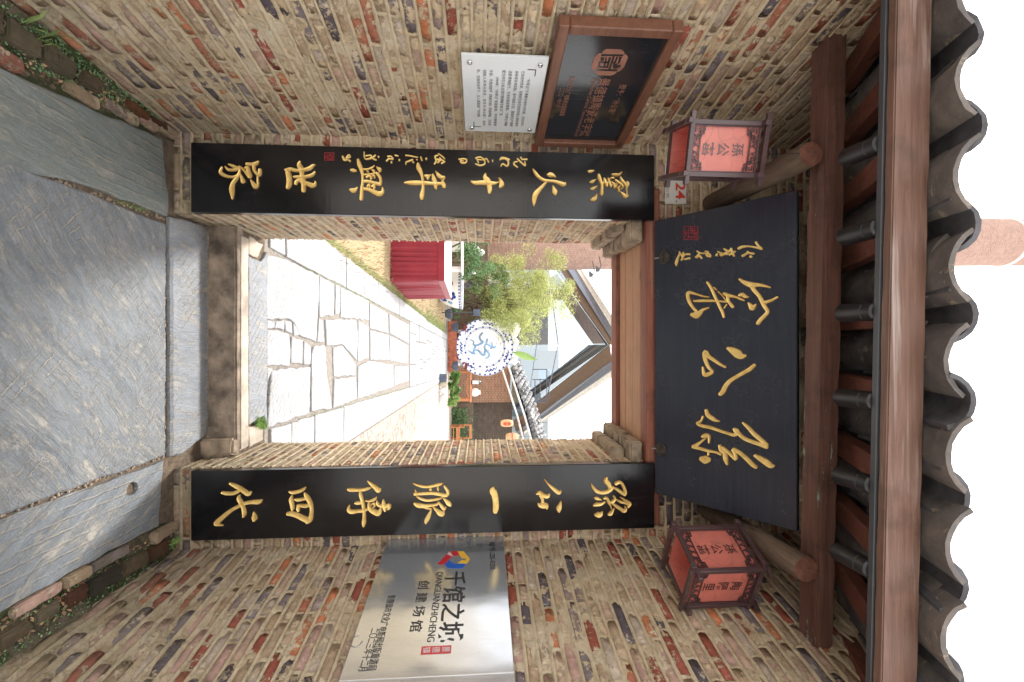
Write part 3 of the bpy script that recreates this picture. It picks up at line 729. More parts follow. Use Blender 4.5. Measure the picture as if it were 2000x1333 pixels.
MB().bx((-0.7, 0.028, 2.645), (0.7, GD, 3.54)).build('wall_core', M['mortar'], ow)
# corbelled bricks in the upper corners of the doorway
for side, pier in ((-1, pl_), (1, pr_)):
    sx = side * 0.682; rr = random.Random(5 + side)
    for lvl, (z0, z1, pro) in enumerate(((2.385, 2.458, 0.052), (2.464, 2.540, 0.112))):
        y = 0.075 if lvl == 0 else 0.0
        while y < GD - 0.03:
            L = rr.uniform(0.13, 0.19) if side < 0 else rr.uniform(0.12, 0.26)
            y1 = min(y + L, GD)
            pr = pro + rr.uniform(-.012, .010)
            xa, xb = sorted((sx + side * 0.06, sx - side * pr))
            rough_box('corbel_brick', (xa, y + 0.003, z0 + rr.uniform(0, .004)), (xb, y1 - 0.003, z1), M['corbel'], pier, 0.025, 0.004, rr.random() * 50)
            y = y1
# ------------------------------------------------------------------ timber over the doorway
li = thing('door_lintel', 'timber lintel and plank soffit over the doorway', 'lintel', (0, 0.3, 2.56))
ys = [0.062, 0.205, 0.345, 0.462]
for i in range(3):
    MB().bx((-0.72, ys[i] + 0.0025, 2.545 + .003 * (i % 2)), (0.72, ys[i + 1] - 0.0025, 2.60), 0.005).build('plank', M['plank_wood'], li)
MB().bx((-0.72, 0.4655, 2.522), (0.72, 0.575, 2.62), 0.004).build('rear_beam', M['lintel_wood'], li)
MB().bx((-0.72, 0.580, 2.540), (0.72, 0.645, 2.62), 0.004).build('plank', M['plank_wood'], li)
MB().bx((-0.86, -0.034, 2.546), (1.04, 0.060, 2.625), 0.006).build('front_beam', M['lintel_wood'], li)

# ================================================================== ROOF
TI = -0.024                                   # the eave falls a little to the right
def tl(x, y, z): return Vector((x, y, z + TI * x))
beam = thing('eave_beam', 'dark red weathered square beam resting on the two protruding logs above the name board', 'beam', (0, -0.73, 3.0))
bb = MB(); P0 = tl(-1.55, -0.735, 3.050); P1 = tl(1.6, -0.735, 3.050)
o = rough_box('timber', (-1.55, -0.79, 3.0), (1.6, -0.682, 3.082), M['beam_wood'], beam, 0.05, 0.0025, 3)
for v in o.data.vertices: v.co.z += TI * v.co.x
for side, xe, xw, z, lab in ((-1, -0.752, -0.800, 2.944, 'round old log jutting out of the wall on the left, holding up the eave beam'), (1, 0.918, 0.990, 2.925, 'round old log jutting out of the wall on the right, holding up the eave beam')):
    lg = thing('support_log', lab, 'log', (xw, 0, z), 'logs carrying the eave beam')
    n = 26; prof = []; p0 = Vector((xw, 0.25, z - 0.004)); p1 = Vector((xe, -0.800, z)); d = (p1 - p0).normalized(); a = d.orthogonal().normalized(); b = d.cross(a)
    V = []; NR = 30
    for i in range(NR + 1):
        k = i / NR; P = p0 + (p1 - p0) * k
        for j in range(n):
            t = 2 * math.pi * j / n; q = Vector((math.cos(t) * 2.2, math.sin(t) * 2.2, k * 4 + side * 7))
            r = 0.052 * (1 + 0.07 * mnoise.noise(q) + 0.05 * mnoise.noise(Vector((math.cos(t) * 9, math.sin(t) * 9, k * 1.5)))) - (0.004 if i == NR else 0)
            V.append(P + (a * math.cos(t) + b * math.sin(t)) * r)
    F = [(i * n + j, i * n + (j + 1) % n, (i + 1) * n + (j + 1) % n, (i + 1) * n + j) for i in range(NR) for j in range(n)]
    m_ = MB(); m_.add(V, F); m_.build('bark_face', M['log_wood'], lg, True)
    m_ = MB(); ring = V[NR * n:]; cpt = p1 + d * 0.004; m_.add(ring + [cpt], [(j, (j + 1) % n, n) for j in range(n)]); m_.build('sawn_end', M['log_end'], lg, True)
roof = thing('tiled_roof', 'small tiled roof over the gate with curved dark clay tiles on red rafters', 'roof', (0, -0.6, 3.1))
RX = [-0.0875 + 0.274 * k for k in range(-6, 7)]
SL = 0.43
for x in RX:
    MB().bar(tl(x + random.uniform(-.006, .006), -0.55, 3.128 + SL * 0.235 + .035), tl(x, -1.160, 3.128 - SL * 0.375 + .035), 0.088, 0.060, bev=0.004).build('rafter', M['rafter_wood'], roof)
o = rough_box('fascia_board', (-1.8, -1.205, 2.897), (1.8, -1.173, 3.018), M['fascia_wood'], roof, 0.06, 0.0018, 9)
for v in o.data.vertices: v.co.z += TI * v.co.x
# pan tiles (hollow up) between the rafters, cover tiles (hollow down) over them
def arc_tile(chord, sag, L, th, up, taper=0.93, n=9, seed=0):
    rad = (chord * chord / 4 + sag * sag) / (2 * sag); ha = math.asin(chord / 2 / rad); V = []; rr = random.Random(seed)
    for y, sc, zz in ((0.0, 1.0, 0), (L, taper, 0)):
        for r in (rad, rad - th):
            for i in range(n):
                a = -ha + 2 * ha * i / (n - 1)
                x = math.sin(a) * r * sc; z = (1 - math.cos(a)) * r + (rad - r); z = z if not up else -z
                j = rr.uniform(-0.0035, 0.0035) if y == 0 else 0
                V.append((x, y + j * 1.5, z + j * .5))
    F = []
    q = lambda l, s, i: l * 2 * n + s * n + i
    for i in range(n - 1):
        F.append((q(0, 0, i), q(0, 0, i + 1), q(1, 0, i + 1), q(1, 0, i))); F.append((q(0, 1, i), q(1, 1, i), q(1, 1, i + 1), q(0, 1, i + 1)))
        F.append((q(0, 0, i), q(0, 1, i), q(0, 1, i + 1), q(0, 0, i + 1))); F.append((q(1, 0, i), q(1, 0, i + 1), q(1, 1, i + 1), q(1, 1, i)))
    F.append((q(0, 0, 0), q(1, 0, 0), q(1, 1, 0), q(0, 1, 0))); F.append((q(0, 0, n - 1), q(0, 1, n - 1), q(1, 1, n - 1), q(1, 0, n - 1)))
    me = bpy.data.meshes.new('tile'); me.from_pydata(V, [], F); me.polygons.foreach_set('use_smooth', [True] * len(F)); me.update(); me.set_sharp_from_angle(angle=R(50))
    return me
PANS = [arc_tile(0.225, 0.054, 0.24, 0.014, False, seed=k) for k in range(4)]; COVS = [arc_tile(0.172, 0.068, 0.24, 0.014, True, seed=9 + k) for k in range(4)]
for me in PANS: me.materials.append(M['tile_pan'])
for me in COVS: me.materials.append(M['tile'])
rr = random.Random(4); slope = math.atan(SL); bl = wloc(roof)
def put_tile(me, x, y, z, jit=0.006, roll=0.05):
    o = bpy.data.objects.new('tile', me); COL.objects.link(o); o.parent = roof
    o.location = tl(x, y, z) - bl + Vector((rr.uniform(-jit, jit), rr.uniform(-jit, jit) * 1.6, rr.uniform(-jit, jit) * .4))
    o.rotation_euler = (slope - 0.125 + rr.uniform(-.02, .02), rr.uniform(-roll, roll), rr.uniform(-.05, .05)); return o
for x in RX[:-1]:
    for r in range(10):
        y = -1.300 + 0.102 * r + (rr.uniform(-.012, .012) if r == 0 else 0)
        put_tile(PANS[rr.randrange(4)], x + 0.137, y, 2.984 + SL * (y + 1.31), 0.006, 0.13 if r == 0 else 0.03)
for x in RX:
    for r in range(10):
        y = -1.305 + 0.102 * r + (rr.uniform(-.012, .012) if r == 0 else 0)
        put_tile(COVS[rr.randrange(4)], x, y, 2.958 + SL * (y + 1.31) + 0.116, 0.009, 0.08 if r == 0 else 0.03)
# rear slope and ridge, seen from nowhere in the photograph but part of the roof
bk = MB().add([(-1.8, -0.30, 3.50), (1.8, -0.30, 3.50), (1.8, 0.35, 3.74), (-1.8, 0.35, 3.74), (-1.8, 1.1, 3.42), (1.8, 1.1, 3.42)], [(0, 1, 2, 3), (3, 2, 5, 4)]); bk.build('rear_slope', M['tile'], roof)
tr_ = thing('light_track', 'grey metal track along the back of the fascia board', 'light track', (0, -1.165, 2.9))
m_ = MB(); m_.bar(tl(-1.75, -1.1595, 2.902), tl(1.75, -1.1595, 2.902), 0.022, 0.020, bev=0.002); m_.build('rail', M['dark_metal'], tr_)
# spotlights
def spot():
    s = thing('spotlight', '', 'spotlight', (0, 0, 0), 'black spotlights on the track under the eave')
    m_ = MB(); m_.lathe((0, 0, 0), [(0.0, 0.0), (0.024, 0.0), (0.030, 0.006), (0.0315, 0.02), (0.0315, 0.040)], 20, (Vector((1, 0, 0)), Vector((0, 0, 1)), Vector((0, 1, 0)))); auto(m_.build('end_cap', M['black_metal'], s, True))
    m_ = MB(); m_.lathe((0, 0.0415, 0), [(0.029, -0.001), (0.0315, 0.001), (0.0325, 0.098), (0.029, 0.104), (0.025, 0.100), (0.001, 0.096)], 20, (Vector((1, 0, 0)), Vector((0, 0, 1)), Vector((0, 1, 0)))); auto(m_.build('barrel', M['black_metal'], s, True))
    m_ = MB(); m_.bar((0, 0.012, 0.0), (0, -0.012, 0.022), 0.012, 0.012, bev=0.002); m_.build('arm', M['black_metal'], s)
    return s
sp0 = spot()
ords = ['leftmost', 'second from the left', 'third from the left', 'third from the right', 'second from the right', 'rightmost']
for i, k in enumerate((-2, -1, 0, 1, 2, 3)):
    o = sp0 if i == 0 else copy_obj(sp0)
    x = -0.0875 + 0.274 * k; o.location = tl(x + 0.01 * (-1 if k < 1 else 1), -1.150, 2.908); o.rotation_euler = (R(-2), 0, R(rr.uniform(-5, 5)))
    o['label'] = 'black tube spotlight under the eave rafters, ' + ords[i] + ' of the row of six'

# ================================================================== RELIEF LETTERING
def catmull(P, sub):
    out = []
    n = len(P)
    for i in range(n - 1):
        p0 = P[max(i - 1, 0)]; p1 = P[i]; p2 = P[i + 1]; p3 = P[min(i + 2, n - 1)]
        for k in range(sub):
            t = k / sub
            out.append(tuple(0.5 * ((2 * b) + (-a + c) * t + (2 * a - 5 * b + 4 * c - d) * t * t + (-a + 3 * b - 3 * c + d) * t ** 3) for a, b, c, d in zip(p0, p1, p2, p3)))
    out.append(tuple(P[-1])); return out
def glyph(name, ox, oy, sc, strokes, P, n, h, mat, parent, edge=None, label=None, fat=1.0):
    """brush strokes traced as centre lines with a half width, laid on the plane (P, n) as raised, rounded relief"""
    mb = MB(); me_ = MB(); n = Vector(n)
    for st in strokes:
        pts = [(st[i], st[i + 1], max(st[i + 2], 7) * fat) for i in range(0, len(st), 3)]
        if len(pts) == 2 or sum(math.dist(pts[i][:2], pts[i + 1][:2]) for i in range(len(pts) - 1)) < 20: pts = pts if len(pts) > 1 else pts * 2
        cs = catmull(pts, 4)
        # round caps
        a = cs[0]; b = cs[1]; L = max(1e-3, math.dist(a[:2], b[:2])); d = ((a[0] - b[0]) / L, (a[1] - b[1]) / L)
        cs = [(a[0] + d[0] * a[2] * .75, a[1] + d[1] * a[2] * .75, a[2] * .45), (a[0] + d[0] * a[2] * .4, a[1] + d[1] * a[2] * .4, a[2] * .85)] + cs
        a = cs[-1]; b = cs[-2]; L = max(1e-3, math.dist(a[:2], b[:2])); d = ((a[0] - b[0]) / L, (a[1] - b[1]) / L)
        cs = cs + [(a[0] + d[0] * a[2] * .4, a[1] + d[1] * a[2] * .4, a[2] * .85), (a[0] + d[0] * a[2] * .75, a[1] + d[1] * a[2] * .75, a[2] * .45)]
        m = len(cs)
        for (target, prof, fw, up) in ((mb, ((-1, 0.0), (-0.86, 0.72), (-0.55, 0.62), (0, 0.48), (0.55, 0.62), (0.86, 0.72), (1, 0.0)), 0, h), ) + (((me_, ((-1, 0.0), (-0.9, 1.0), (0.9, 1.0), (1, 0.0)), 11, h * 0.10),) if edge else ()):
            V = []
            K = len(prof)
            for i, (x, y, w_) in enumerate(cs):
                x0, y0 = cs[max(i - 1, 0)][:2]; x1, y1 = cs[min(i + 1, m - 1)][:2]
                dx, dy = x1 - x0, y1 - y0; L = math.hypot(dx, dy) or 1; px, py = -dy / L, dx / L; w_ = max(w_, 2) + fw
                for (u, z) in prof:
                    q = PLN(ox + (x + px * w_ * u) / sc, oy + (y + py * w_ * u) / sc, P, n)
                    V.append(q + n * (z * up + 0.0004 if z else -0.001))
            F = [(i * K + j, i * K + j + 1, (i + 1) * K + j + 1, (i + 1) * K + j) for i in range(m - 1) for j in range(K - 1)]
            F += [tuple(range(K)), tuple(range((m - 1) * K, m * K))[::-1]]
            target.add(V, F)
    if edge: 
        e = me_.build('carved_rim', M[edge], parent)
    o = mb.build(name, M[mat], parent, True)
    auto(o, 45)
    if label: o['label'] = label
    return o
def S(txt):
    return [[float(v) for v in st.split()] for st in txt.replace(',', ' ').split(';') if st.strip()]
GL = {}
GL['jia'] = (420, 300, 13.33, S('840 290 45 980 290 40 1080 270 45 1140 215 15;1020 320 45 1030 440 40 1100 540 40 1165 560 45 1180 440 45;1120 590 20 1120 700 22 1130 800 30;940 700 12 1000 790 50 1060 870 65 1120 850 35;790 390 18 860 380 45 880 480 55 920 590 55 900 630 35;640 350 25 740 420 30 830 530 35 890 610 40;360 290 12 460 330 38 560 370 35 640 400 35;275 350 12 340 420 33 430 440 33 540 430 35 640 410 30;660 440 22 600 570 25 480 620 30 350 610 35 220 560 45 150 490 42 195 360 12;660 460 20 620 600 28 560 670 42 480 780 48 450 900 66 450 1000 66 460 1110 40 460 1190 18;640 500 15 690 600 30 720 680 48 740 740 60'))
GL['shi'] = (540, 300, 13.33, S('620 220 18 600 310 66 650 420 70 670 560 58 700 700 66 710 850 58 710 980 55;230 440 20 370 420 48 500 450 42 620 450 42 760 430 48 880 390 52 960 320 32 1015 305 10;290 450 60 320 560 72 340 700 72 330 820 72 300 900 50;460 620 25 560 620 40 700 620 42 850 600 42 950 560 42 1010 490 18;600 680 50 700 760 58 830 800 58 930 840 66 1010 820 42 1020 740 16;590 700 36 530 740 42 510 800 42'))
GL['xing'] = (670, 300, 13.33, S('400 180 35 430 300 55 480 430 52 510 560 35 515 750 32 500 900 40 490 1080 50 480 1200 48;210 440 25 260 450 48 340 460 28;180 950 20 250 970 66 310 970 56 380 890 12;510 420 18 640 420 20 740 390 20 820 325 10;620 440 15 640 470 28 670 510 13;750 440 12 800 460 33 810 520 18;540 560 20 680 555 20 800 535 18 880 505 16;880 360 12 920 400 40 960 430 52 960 480 33;900 540 42 960 620 42 990 720 38 970 820 38;540 735 38 680 740 40 820 780 42 960 810 50;620 630 26 680 600 28 740 630 33 730 680 22;770 590 15 820 590 28 825 650 20;550 930 42 700 960 48 850 1030 66 960 1060 70 1040 1000 42 1030 900 22;630 890 15 670 830 28 700 830 28 690 920 18;760 870 28 820 830 26 820 900 28 800 970 13'))
GL['nian'] = (780, 310, 13.33, S('490 140 30 500 240 62 560 360 52 600 500 36 615 640 36 620 800 42 590 960 62 590 1050 45;130 640 12 220 640 45 380 640 60 560 640 56 750 650 48 900 660 42 1080 660 40;870 420 25 900 530 58 940 640 56 950 750 48 970 800 22;945 335 10 1020 440 48 1100 500 48 1180 490 22 1140 570 18;660 450 20 740 480 55 740 540 28;830 435 12 770 460 30;1120 590 30 1150 680 58 1170 740 52'))
GL['qian'] = (910, 310, 13.33, S('510 405 20 500 500 62 560 580 80 600 680 72 620 790 66 615 890 46;140 600 18 230 640 48 400 635 58 560 640 58 700 650 48 800 640 22 870 590 10 850 510 8;870 520 15 910 600 48 930 680 70 890 740 42'))
GL['huo'] = (1020, 310, 13.33, S('275 280 10 340 380 38 430 490 42 560 570 38 680 590 33 820 600 36 960 640 46 1080 680 56 1120 640 22;640 600 25 560 690 38 450 810 56 350 930 72 310 1060 66 300 1180 38 300 1245 10;650 430 20 710 430 62 780 440 52 870 490 10;790 710 10 820 800 48 845 880 76 860 940 33'))
GL['yao_couplet'] = (1140, 310, 13.33, S('110 340 15 170 345 38 265 320 10;155 620 12 220 610 42 310 555 10;180 790 15 240 790 40 345 725 10;185 1080 25 240 1070 56 300 1030 48 335 930 10;385 430 30 400 500 48 440 610 40 470 700 36 465 820 40 460 920 48 460 960 22;480 630 22 560 640 26 640 650 22;525 520 18 545 580 36 590 690 42 600 740 18;630 520 18 650 600 36 690 700 36 710 745 18;680 530 22 740 510 25 790 520 13;720 610 13 790 690 32 800 770 28 860 700 16 830 660 10 740 700 18;820 570 22 880 610 25 1000 700 22 1010 760 18 960 800 18;870 770 22 940 720 16 900 800 27 920 870 20;735 420 18 820 430 38 920 425 36 985 360 13;950 490 18 990 580 36 1060 650 32 1120 720 46 1150 650 32 1110 610 13;1110 760 26 1110 850 16 1130 960 20 1160 970 10;950 875 10 1030 950 42 1090 1000 46 1130 990 26'))
GL['dai'] = (410, 930, 12.12, S('480 170 20 580 220 42 700 280 52 820 360 56 920 420 56 980 375 22;300 390 30 400 410 42 540 410 42 640 380 40 720 330 32;1240 560 18 1160 610 56 1000 615 45 860 640 42 720 700 40 560 780 40 420 880 48 290 990 54 190 1080 60 150 1130 50 240 1150 28 325 1165 8;710 450 18 690 530 48 750 640 56 800 760 48 820 880 52 800 960 26;1045 850 12 1060 930 50 1060 1000 70 1050 1050 33'))
GL['si'] = (540, 930, 13.33, S('330 400 12 430 430 42 580 400 45 700 350 40 765 290 16;740 440 20 790 530 60 880 680 60 920 830 48 915 980 52 880 1120 70 800 1190 60;300 980 48 400 980 66 560 1030 70 700 1100 76 820 1150 76;410 505 18 390 610 60 410 720 56 425 830 52 415 890 22;480 600 15 560 620 42 700 600 38 780 580 38;560 760 28 640 765 42 760 780 50 860 750 46;580 760 36 570 850 52 580 910 28'))
GL['chuan'] = (670, 930, 13.33, S('640 125 10 740 210 38 850 300 60 930 370 70 980 320 22;130 340 25 200 360 48 400 360 42 560 350 40 660 320 36 735 295 13;460 390 22 460 480 48 500 620 46 535 780 45 555 950 42 555 1100 48 545 1220 56 540 1310 22;320 700 25 380 700 45 480 690 40;175 750 10 150 880 52 240 930 58 380 910 46 520 900 46 640 860 36;590 640 15 680 650 26 790 620 42 860 570 33 875 530 10;680 700 28 680 780 42 720 870 60 820 930 75 920 970 70 980 880 46 990 820 18;730 760 22 800 700 22 830 770 26 780 820 18;885 640 15 900 720 42 960 770 38 1040 770 56 1130 780 56 1240 750 22;1055 610 18 1060 700 50 1080 820 50 1100 900 32;1190 730 28 1210 800 46 1180 860 32'))
GL['mai'] = (800, 930, 13.33, S('95 185 10 200 230 26 340 270 33 500 275 33 680 240 38 800 210 36 870 185 10;540 290 15 550 350 40;725 250 12 740 320 28 750 375 20;140 350 8 170 420 22 130 470 36 240 460 38 420 450 42 600 445 42 780 470 45 920 500 52 990 470 46 990 380 42 930 290 33 900 245 18;190 530 16 300 590 30 450 630 33 600 620 33 760 590 30 860 555 16;870 560 10 950 640 42 1020 710 66 1060 750 46;130 710 28 230 760 66 400 780 50 560 760 36 700 740 33 760 690 32;760 680 13 830 770 42 900 850 46 940 810 22;330 800 13 450 840 18 560 850 20;570 850 16 540 950 36 480 1080 60 430 1180 50 425 1240 13;600 790 10 700 880 42 790 960 75 860 990 60 890 920 28'))
GL['yi'] = (920, 930, 13.33, S('580 290 28 565 370 92 610 480 92 635 600 84 645 700 82 645 820 82 630 920 66'))
GL['gong_couplet'] = (1030, 920, 13.33, S('440 215 7 540 340 22 640 430 42 750 520 56 820 560 56 870 520 20;870 785 10 850 880 46 820 980 70 820 1070 22;240 600 22 320 570 56 420 640 56 520 660 56 575 600 18;340 640 46 390 730 38 390 830 46;280 850 22 330 890 60 420 900 80 490 910 70 500 990 18'))
GL['sun_couplet'] = (1140, 920, 13.33, S('190 325 8 240 420 36 330 520 48 460 560 48 600 540 52 700 480 46 760 420 26;590 185 35 570 250 66 640 340 66 680 440 56;830 330 46 920 290 42 990 330 38 1050 450 38 1080 560 42 1060 630 28;770 430 18 860 480 38 960 550 42 1060 610 46;280 700 18 340 710 48 460 750 10;250 900 18 330 870 50 440 860 42 550 800 13;300 1140 38 380 1140 80 440 1120 60 485 1055 10;530 710 33 600 710 38 650 820 38 700 920 18 715 990 8;640 1130 28 690 1110 56 740 1050 33 790 970 8;770 650 22 810 720 33 750 800 42 680 810 22;730 840 18 820 900 40 940 980 46 1040 1040 50 1090 990 38 1070 920 13;840 740 13 950 800 33 1060 830 28 1160 860 46;945 680 10 1050 750 26 1160 820 42 1210 860 28 1150 930 33'))
GL['yao'] = (1330, 535, 10.0, S('1150 110 20 1240 170 40 1380 220 56 1520 220 35 1640 240 25 1750 270 12;1370 220 42 1440 330 40 1530 430 38 1590 540 42 1640 640 40 1700 740 36 1640 820 36 1560 900 38 1510 970 38;1890 460 20 1780 520 27 1660 560 33;1140 430 20 1200 410 42 1270 450 33 1330 455 8;1320 570 12 1370 630 46 1400 680 46 1470 600 13;850 390 30 910 420 38 960 430 33 1080 460 22 1180 500 22 1240 525 13;920 440 33 930 530 28 980 600 30 1020 650 28;520 170 22 590 270 27 650 400 27 710 530 27 770 660 27 820 760 27 845 850 18;260 535 20 420 530 27 600 530 24 760 540 17 900 550 17;650 270 12 700 320 10;730 350 9 820 440 9 890 530 11;850 670 10 900 600 10;545 455 13 430 440 17 300 400 19 160 370 33 140 450 33 180 570 30 240 660 28 310 740 28;220 800 38 300 810 70 370 770 50 430 710 28 545 665 13'))
GL['gong'] = (1350, 660, 10.257, S('740 210 30 820 250 65 930 320 90 1010 370 66 1090 360 28;1270 550 35 1180 630 42 1060 700 40 920 780 38 780 870 42 690 980 48 640 1080 50 590 1130 42;690 590 20 580 530 28 450 440 36 350 370 40 290 290 52 280 400 42 310 500 36 360 600 30 430 680 28 350 730 42 270 740 38 240 590 16'))
GL['sun'] = (1340, 790, 9.52, S('380 110 28 410 200 40 490 260 40 560 300 28 630 315 8;320 225 16 280 310 20 220 350 30 300 400 30 450 430 30 600 480 28 750 530 26 900 570 33 950 510 52 900 460 28;920 480 42 1000 560 36 1100 640 36 1250 700 36 1400 750 40 1510 800 33;1060 340 16 1160 430 33 1280 560 40 1400 660 40 1500 760 42;310 600 28 370 580 42 430 600 28 430 720 10;370 630 13 280 700 22 180 770 36 130 790 28 260 820 30 400 860 26 560 890 22 650 930 22;420 890 13 420 940 18;290 1010 48 360 1030 80 420 1030 56;630 770 28 660 850 42 720 900 40 740 1010 46 770 1110 22;690 800 22 800 900 28 930 1020 30 920 930 28 880 850 33;890 840 38 1000 900 36 1130 1010 40 1240 1120 40 1310 1170 30;1290 950 28 1370 1000 46 1480 1070 58 1580 1140 50 1640 1140 20'))
SIGN_SIG = (1290, 430, 9.09, S('1700 400 22 1740 460 22 1810 520 18 1700 490 18 1560 470 16 1450 480 25 1390 510 25;1660 600 20 1560 590 18 1500 620 22 1460 640 22;1550 570 22 1560 575 22;1600 650 25 1615 655 25;1260 510 20 1280 580 22 1310 640 18;1330 560 16 1230 620 20;1130 515 16 1190 560 25 1180 610 20;1240 540 18 1200 570 25 1120 610 25 1080 620 33;1020 565 14 1100 600 20;1000 630 22 1012 600 12;650 555 14 720 590 14 860 600 14 890 650 18 820 630 20 850 570 14 800 560 14;700 590 14 650 650 18 620 660 10;640 670 18 700 640 18 735 680 18;340 570 14 370 620 14 400 660 16 410 580 12;520 610 20 430 620 16 380 710 18;430 700 14 520 680 22;345 600 12 310 680 20 285 760 28 285 810 12'))
INS1 = (630, 290, 9.09, S('360 150 18 390 210 22 450 210 12 490 230 20;430 160 12 470 120 13 490 160 16 420 180 14;740 70 8 755 190 12 860 180 18 860 130 13 770 140 12;940 130 14 890 180 15 950 210 15;995 150 15 997 165 14;1160 150 14 1220 150 14 1250 200 16 1180 190 16 1140 230 14;1225 245 16 1224 262 16;1290 130 12 1340 140 14;1365 205 15 1363 222 15;1480 130 14 1560 140 12 1690 165 10;1480 290 10 1490 250 14 1600 210 15;1605 250 16 1616 254 16;1672 204 12 1680 208 12;1745 160 14 1765 220 14;1845 180 15 1844 202 15'))
INS2 = (830, 290, 9.09, S('20 190 14 24 204 14;170 280 14 200 230 16 180 150 15 230 130 11;240 100 10 310 150 12 350 190 12;230 260 16 280 200 16 260 170 11;300 270 18 350 240 16;220 200 18 330 220 12;600 200 10 680 190 12 740 210 14 720 260 15 650 260 16 630 220 13 680 230 12;900 180 12 980 160 12 1050 210 14 1060 280 15 980 310 14 900 280 12;930 210 12 950 260 13;920 200 10 1030 210 10 1090 190 12 1130 250 12;1200 215 12 1201 240 12;1330 210 12 1360 170 12 1430 180 15 1500 205 12;1340 200 12 1420 190 13 1480 240 16 1460 320 16 1380 280 13 1350 320 12;1640 340 14 1580 290 15 1590 250 12 1640 240 12;1640 190 14 1700 250 15 1780 310 16 1770 240 10;1700 165 14 1710 182 14;1720 205 12 1810 200 14'))

def signature(I_, P, n, parent):
    # small inscription: strokes that belong together make one character
    its = sorted(((min(s[0::3]), max(s[0::3]), s) for s in I_[3]), key=lambda q: q[0]); grp = []
    for a, b, s in its:
        if grp and a < grp[-1][1] + 22: grp[-1][1] = max(grp[-1][1], b); grp[-1][2].append(s)
        else: grp.append([a, b, [s]])
    for a, b, ss in grp: glyph('small_character', I_[0], I_[1], I_[2], ss, P, n, 0.005, 'gold', parent)
# couplet boards
FN = Vector((0, -1, 0)); BP = Vector((0, -0.0635, 0))
BFR = -0.0635
def couplet(label, x0, x1, keys, ins=False):
    t = thing('couplet_board', label, 'couplet board', ((x0 + x1) / 2, -0.045, 0.109), 'pair of black couplet boards on the gate piers')
    MB().bx((x0, BFR, 0.109), (x1, -0.026, 2.583), 0.003).build('panel', M['black_lacquer'], t)
    mb = MB()
    for z in (0.5, 1.35, 2.2): mb.bx((x0 + .05, -0.026, z), (x1 - .05, 0.0, z + .05))
    mb.build('wall_batten', M['log_wood'], t)
    for k in keys: glyph('gold_character', *GL[k], Vector((0, BFR, 0)), FN, 0.010, 'gold', t, 'gold_edge')
    if ins:
        for I_ in (INS1, INS2): signature(I_, Vector((0, BFR, 0)), FN, t)
        seal(t, (634, 299, 9.0), Vector((0, BFR, 0)), FN, 18.2, 14.5)
    return t
def seal(t, o3, P, n, w_, h_):
    ox, oy, _ = o3; mb = MB()
    fr = [((0, 0), (w_, 0)), ((w_, 0), (w_, h_)), ((w_, h_), (0, h_)), ((0, h_), (0, 0)), ((w_ * .5, .5), (w_ * .5, h_ * .55)), ((w_ * .5, h_ * .3), (w_ * .9, h_ * .3)), ((w_ * .55, h_ * .55), (w_ * .92, h_ * .55)), ((w_ * .15, h_ * .25), (w_ * .15, h_ * .8)), ((w_ * .32, h_ * .2), (w_ * .32, h_ * .9)), ((w_ * .5, h_ * .78), (w_ * .9, h_ * .78)), ((w_ * .75, h_ * .1), (w_ * .75, h_ * .9)), ((w_ * .1, h_ * .5), (w_ * .45, h_ * .5)), ((w_ * .62, h_ * .12), (w_ * .62, h_ * .5)), ((w_ * .3, h_ * .7), (w_ * .6, h_ * .92)), ((w_ * .88, h_ * .4), (w_ * .88, h_ * .95))]
    for (a, b) in fr:
        p0 = PLN(ox + a[0], oy + a[1], P, n); p1 = PLN(ox + b[0], oy + b[1], P, n)
        mb.bar(p0 + Vector(n) * 0.0006, p1 + Vector(n) * 0.0006, 0.0032, 0.0018, up=n)
    mb.build('red_seal', M['seal_red'], t)
couplet('long black board left of the doorway with gold characters, small inscription and red seal', -1.036, -0.673, ['jia', 'shi', 'xing', 'nian', 'qian', 'huo', 'yao_couplet'], True)
couplet('long black board right of the doorway with seven gold characters and no seal', 0.679, 1.042, ['dai', 'si', 'chuan', 'mai', 'yi', 'gong_couplet', 'sun_couplet'])
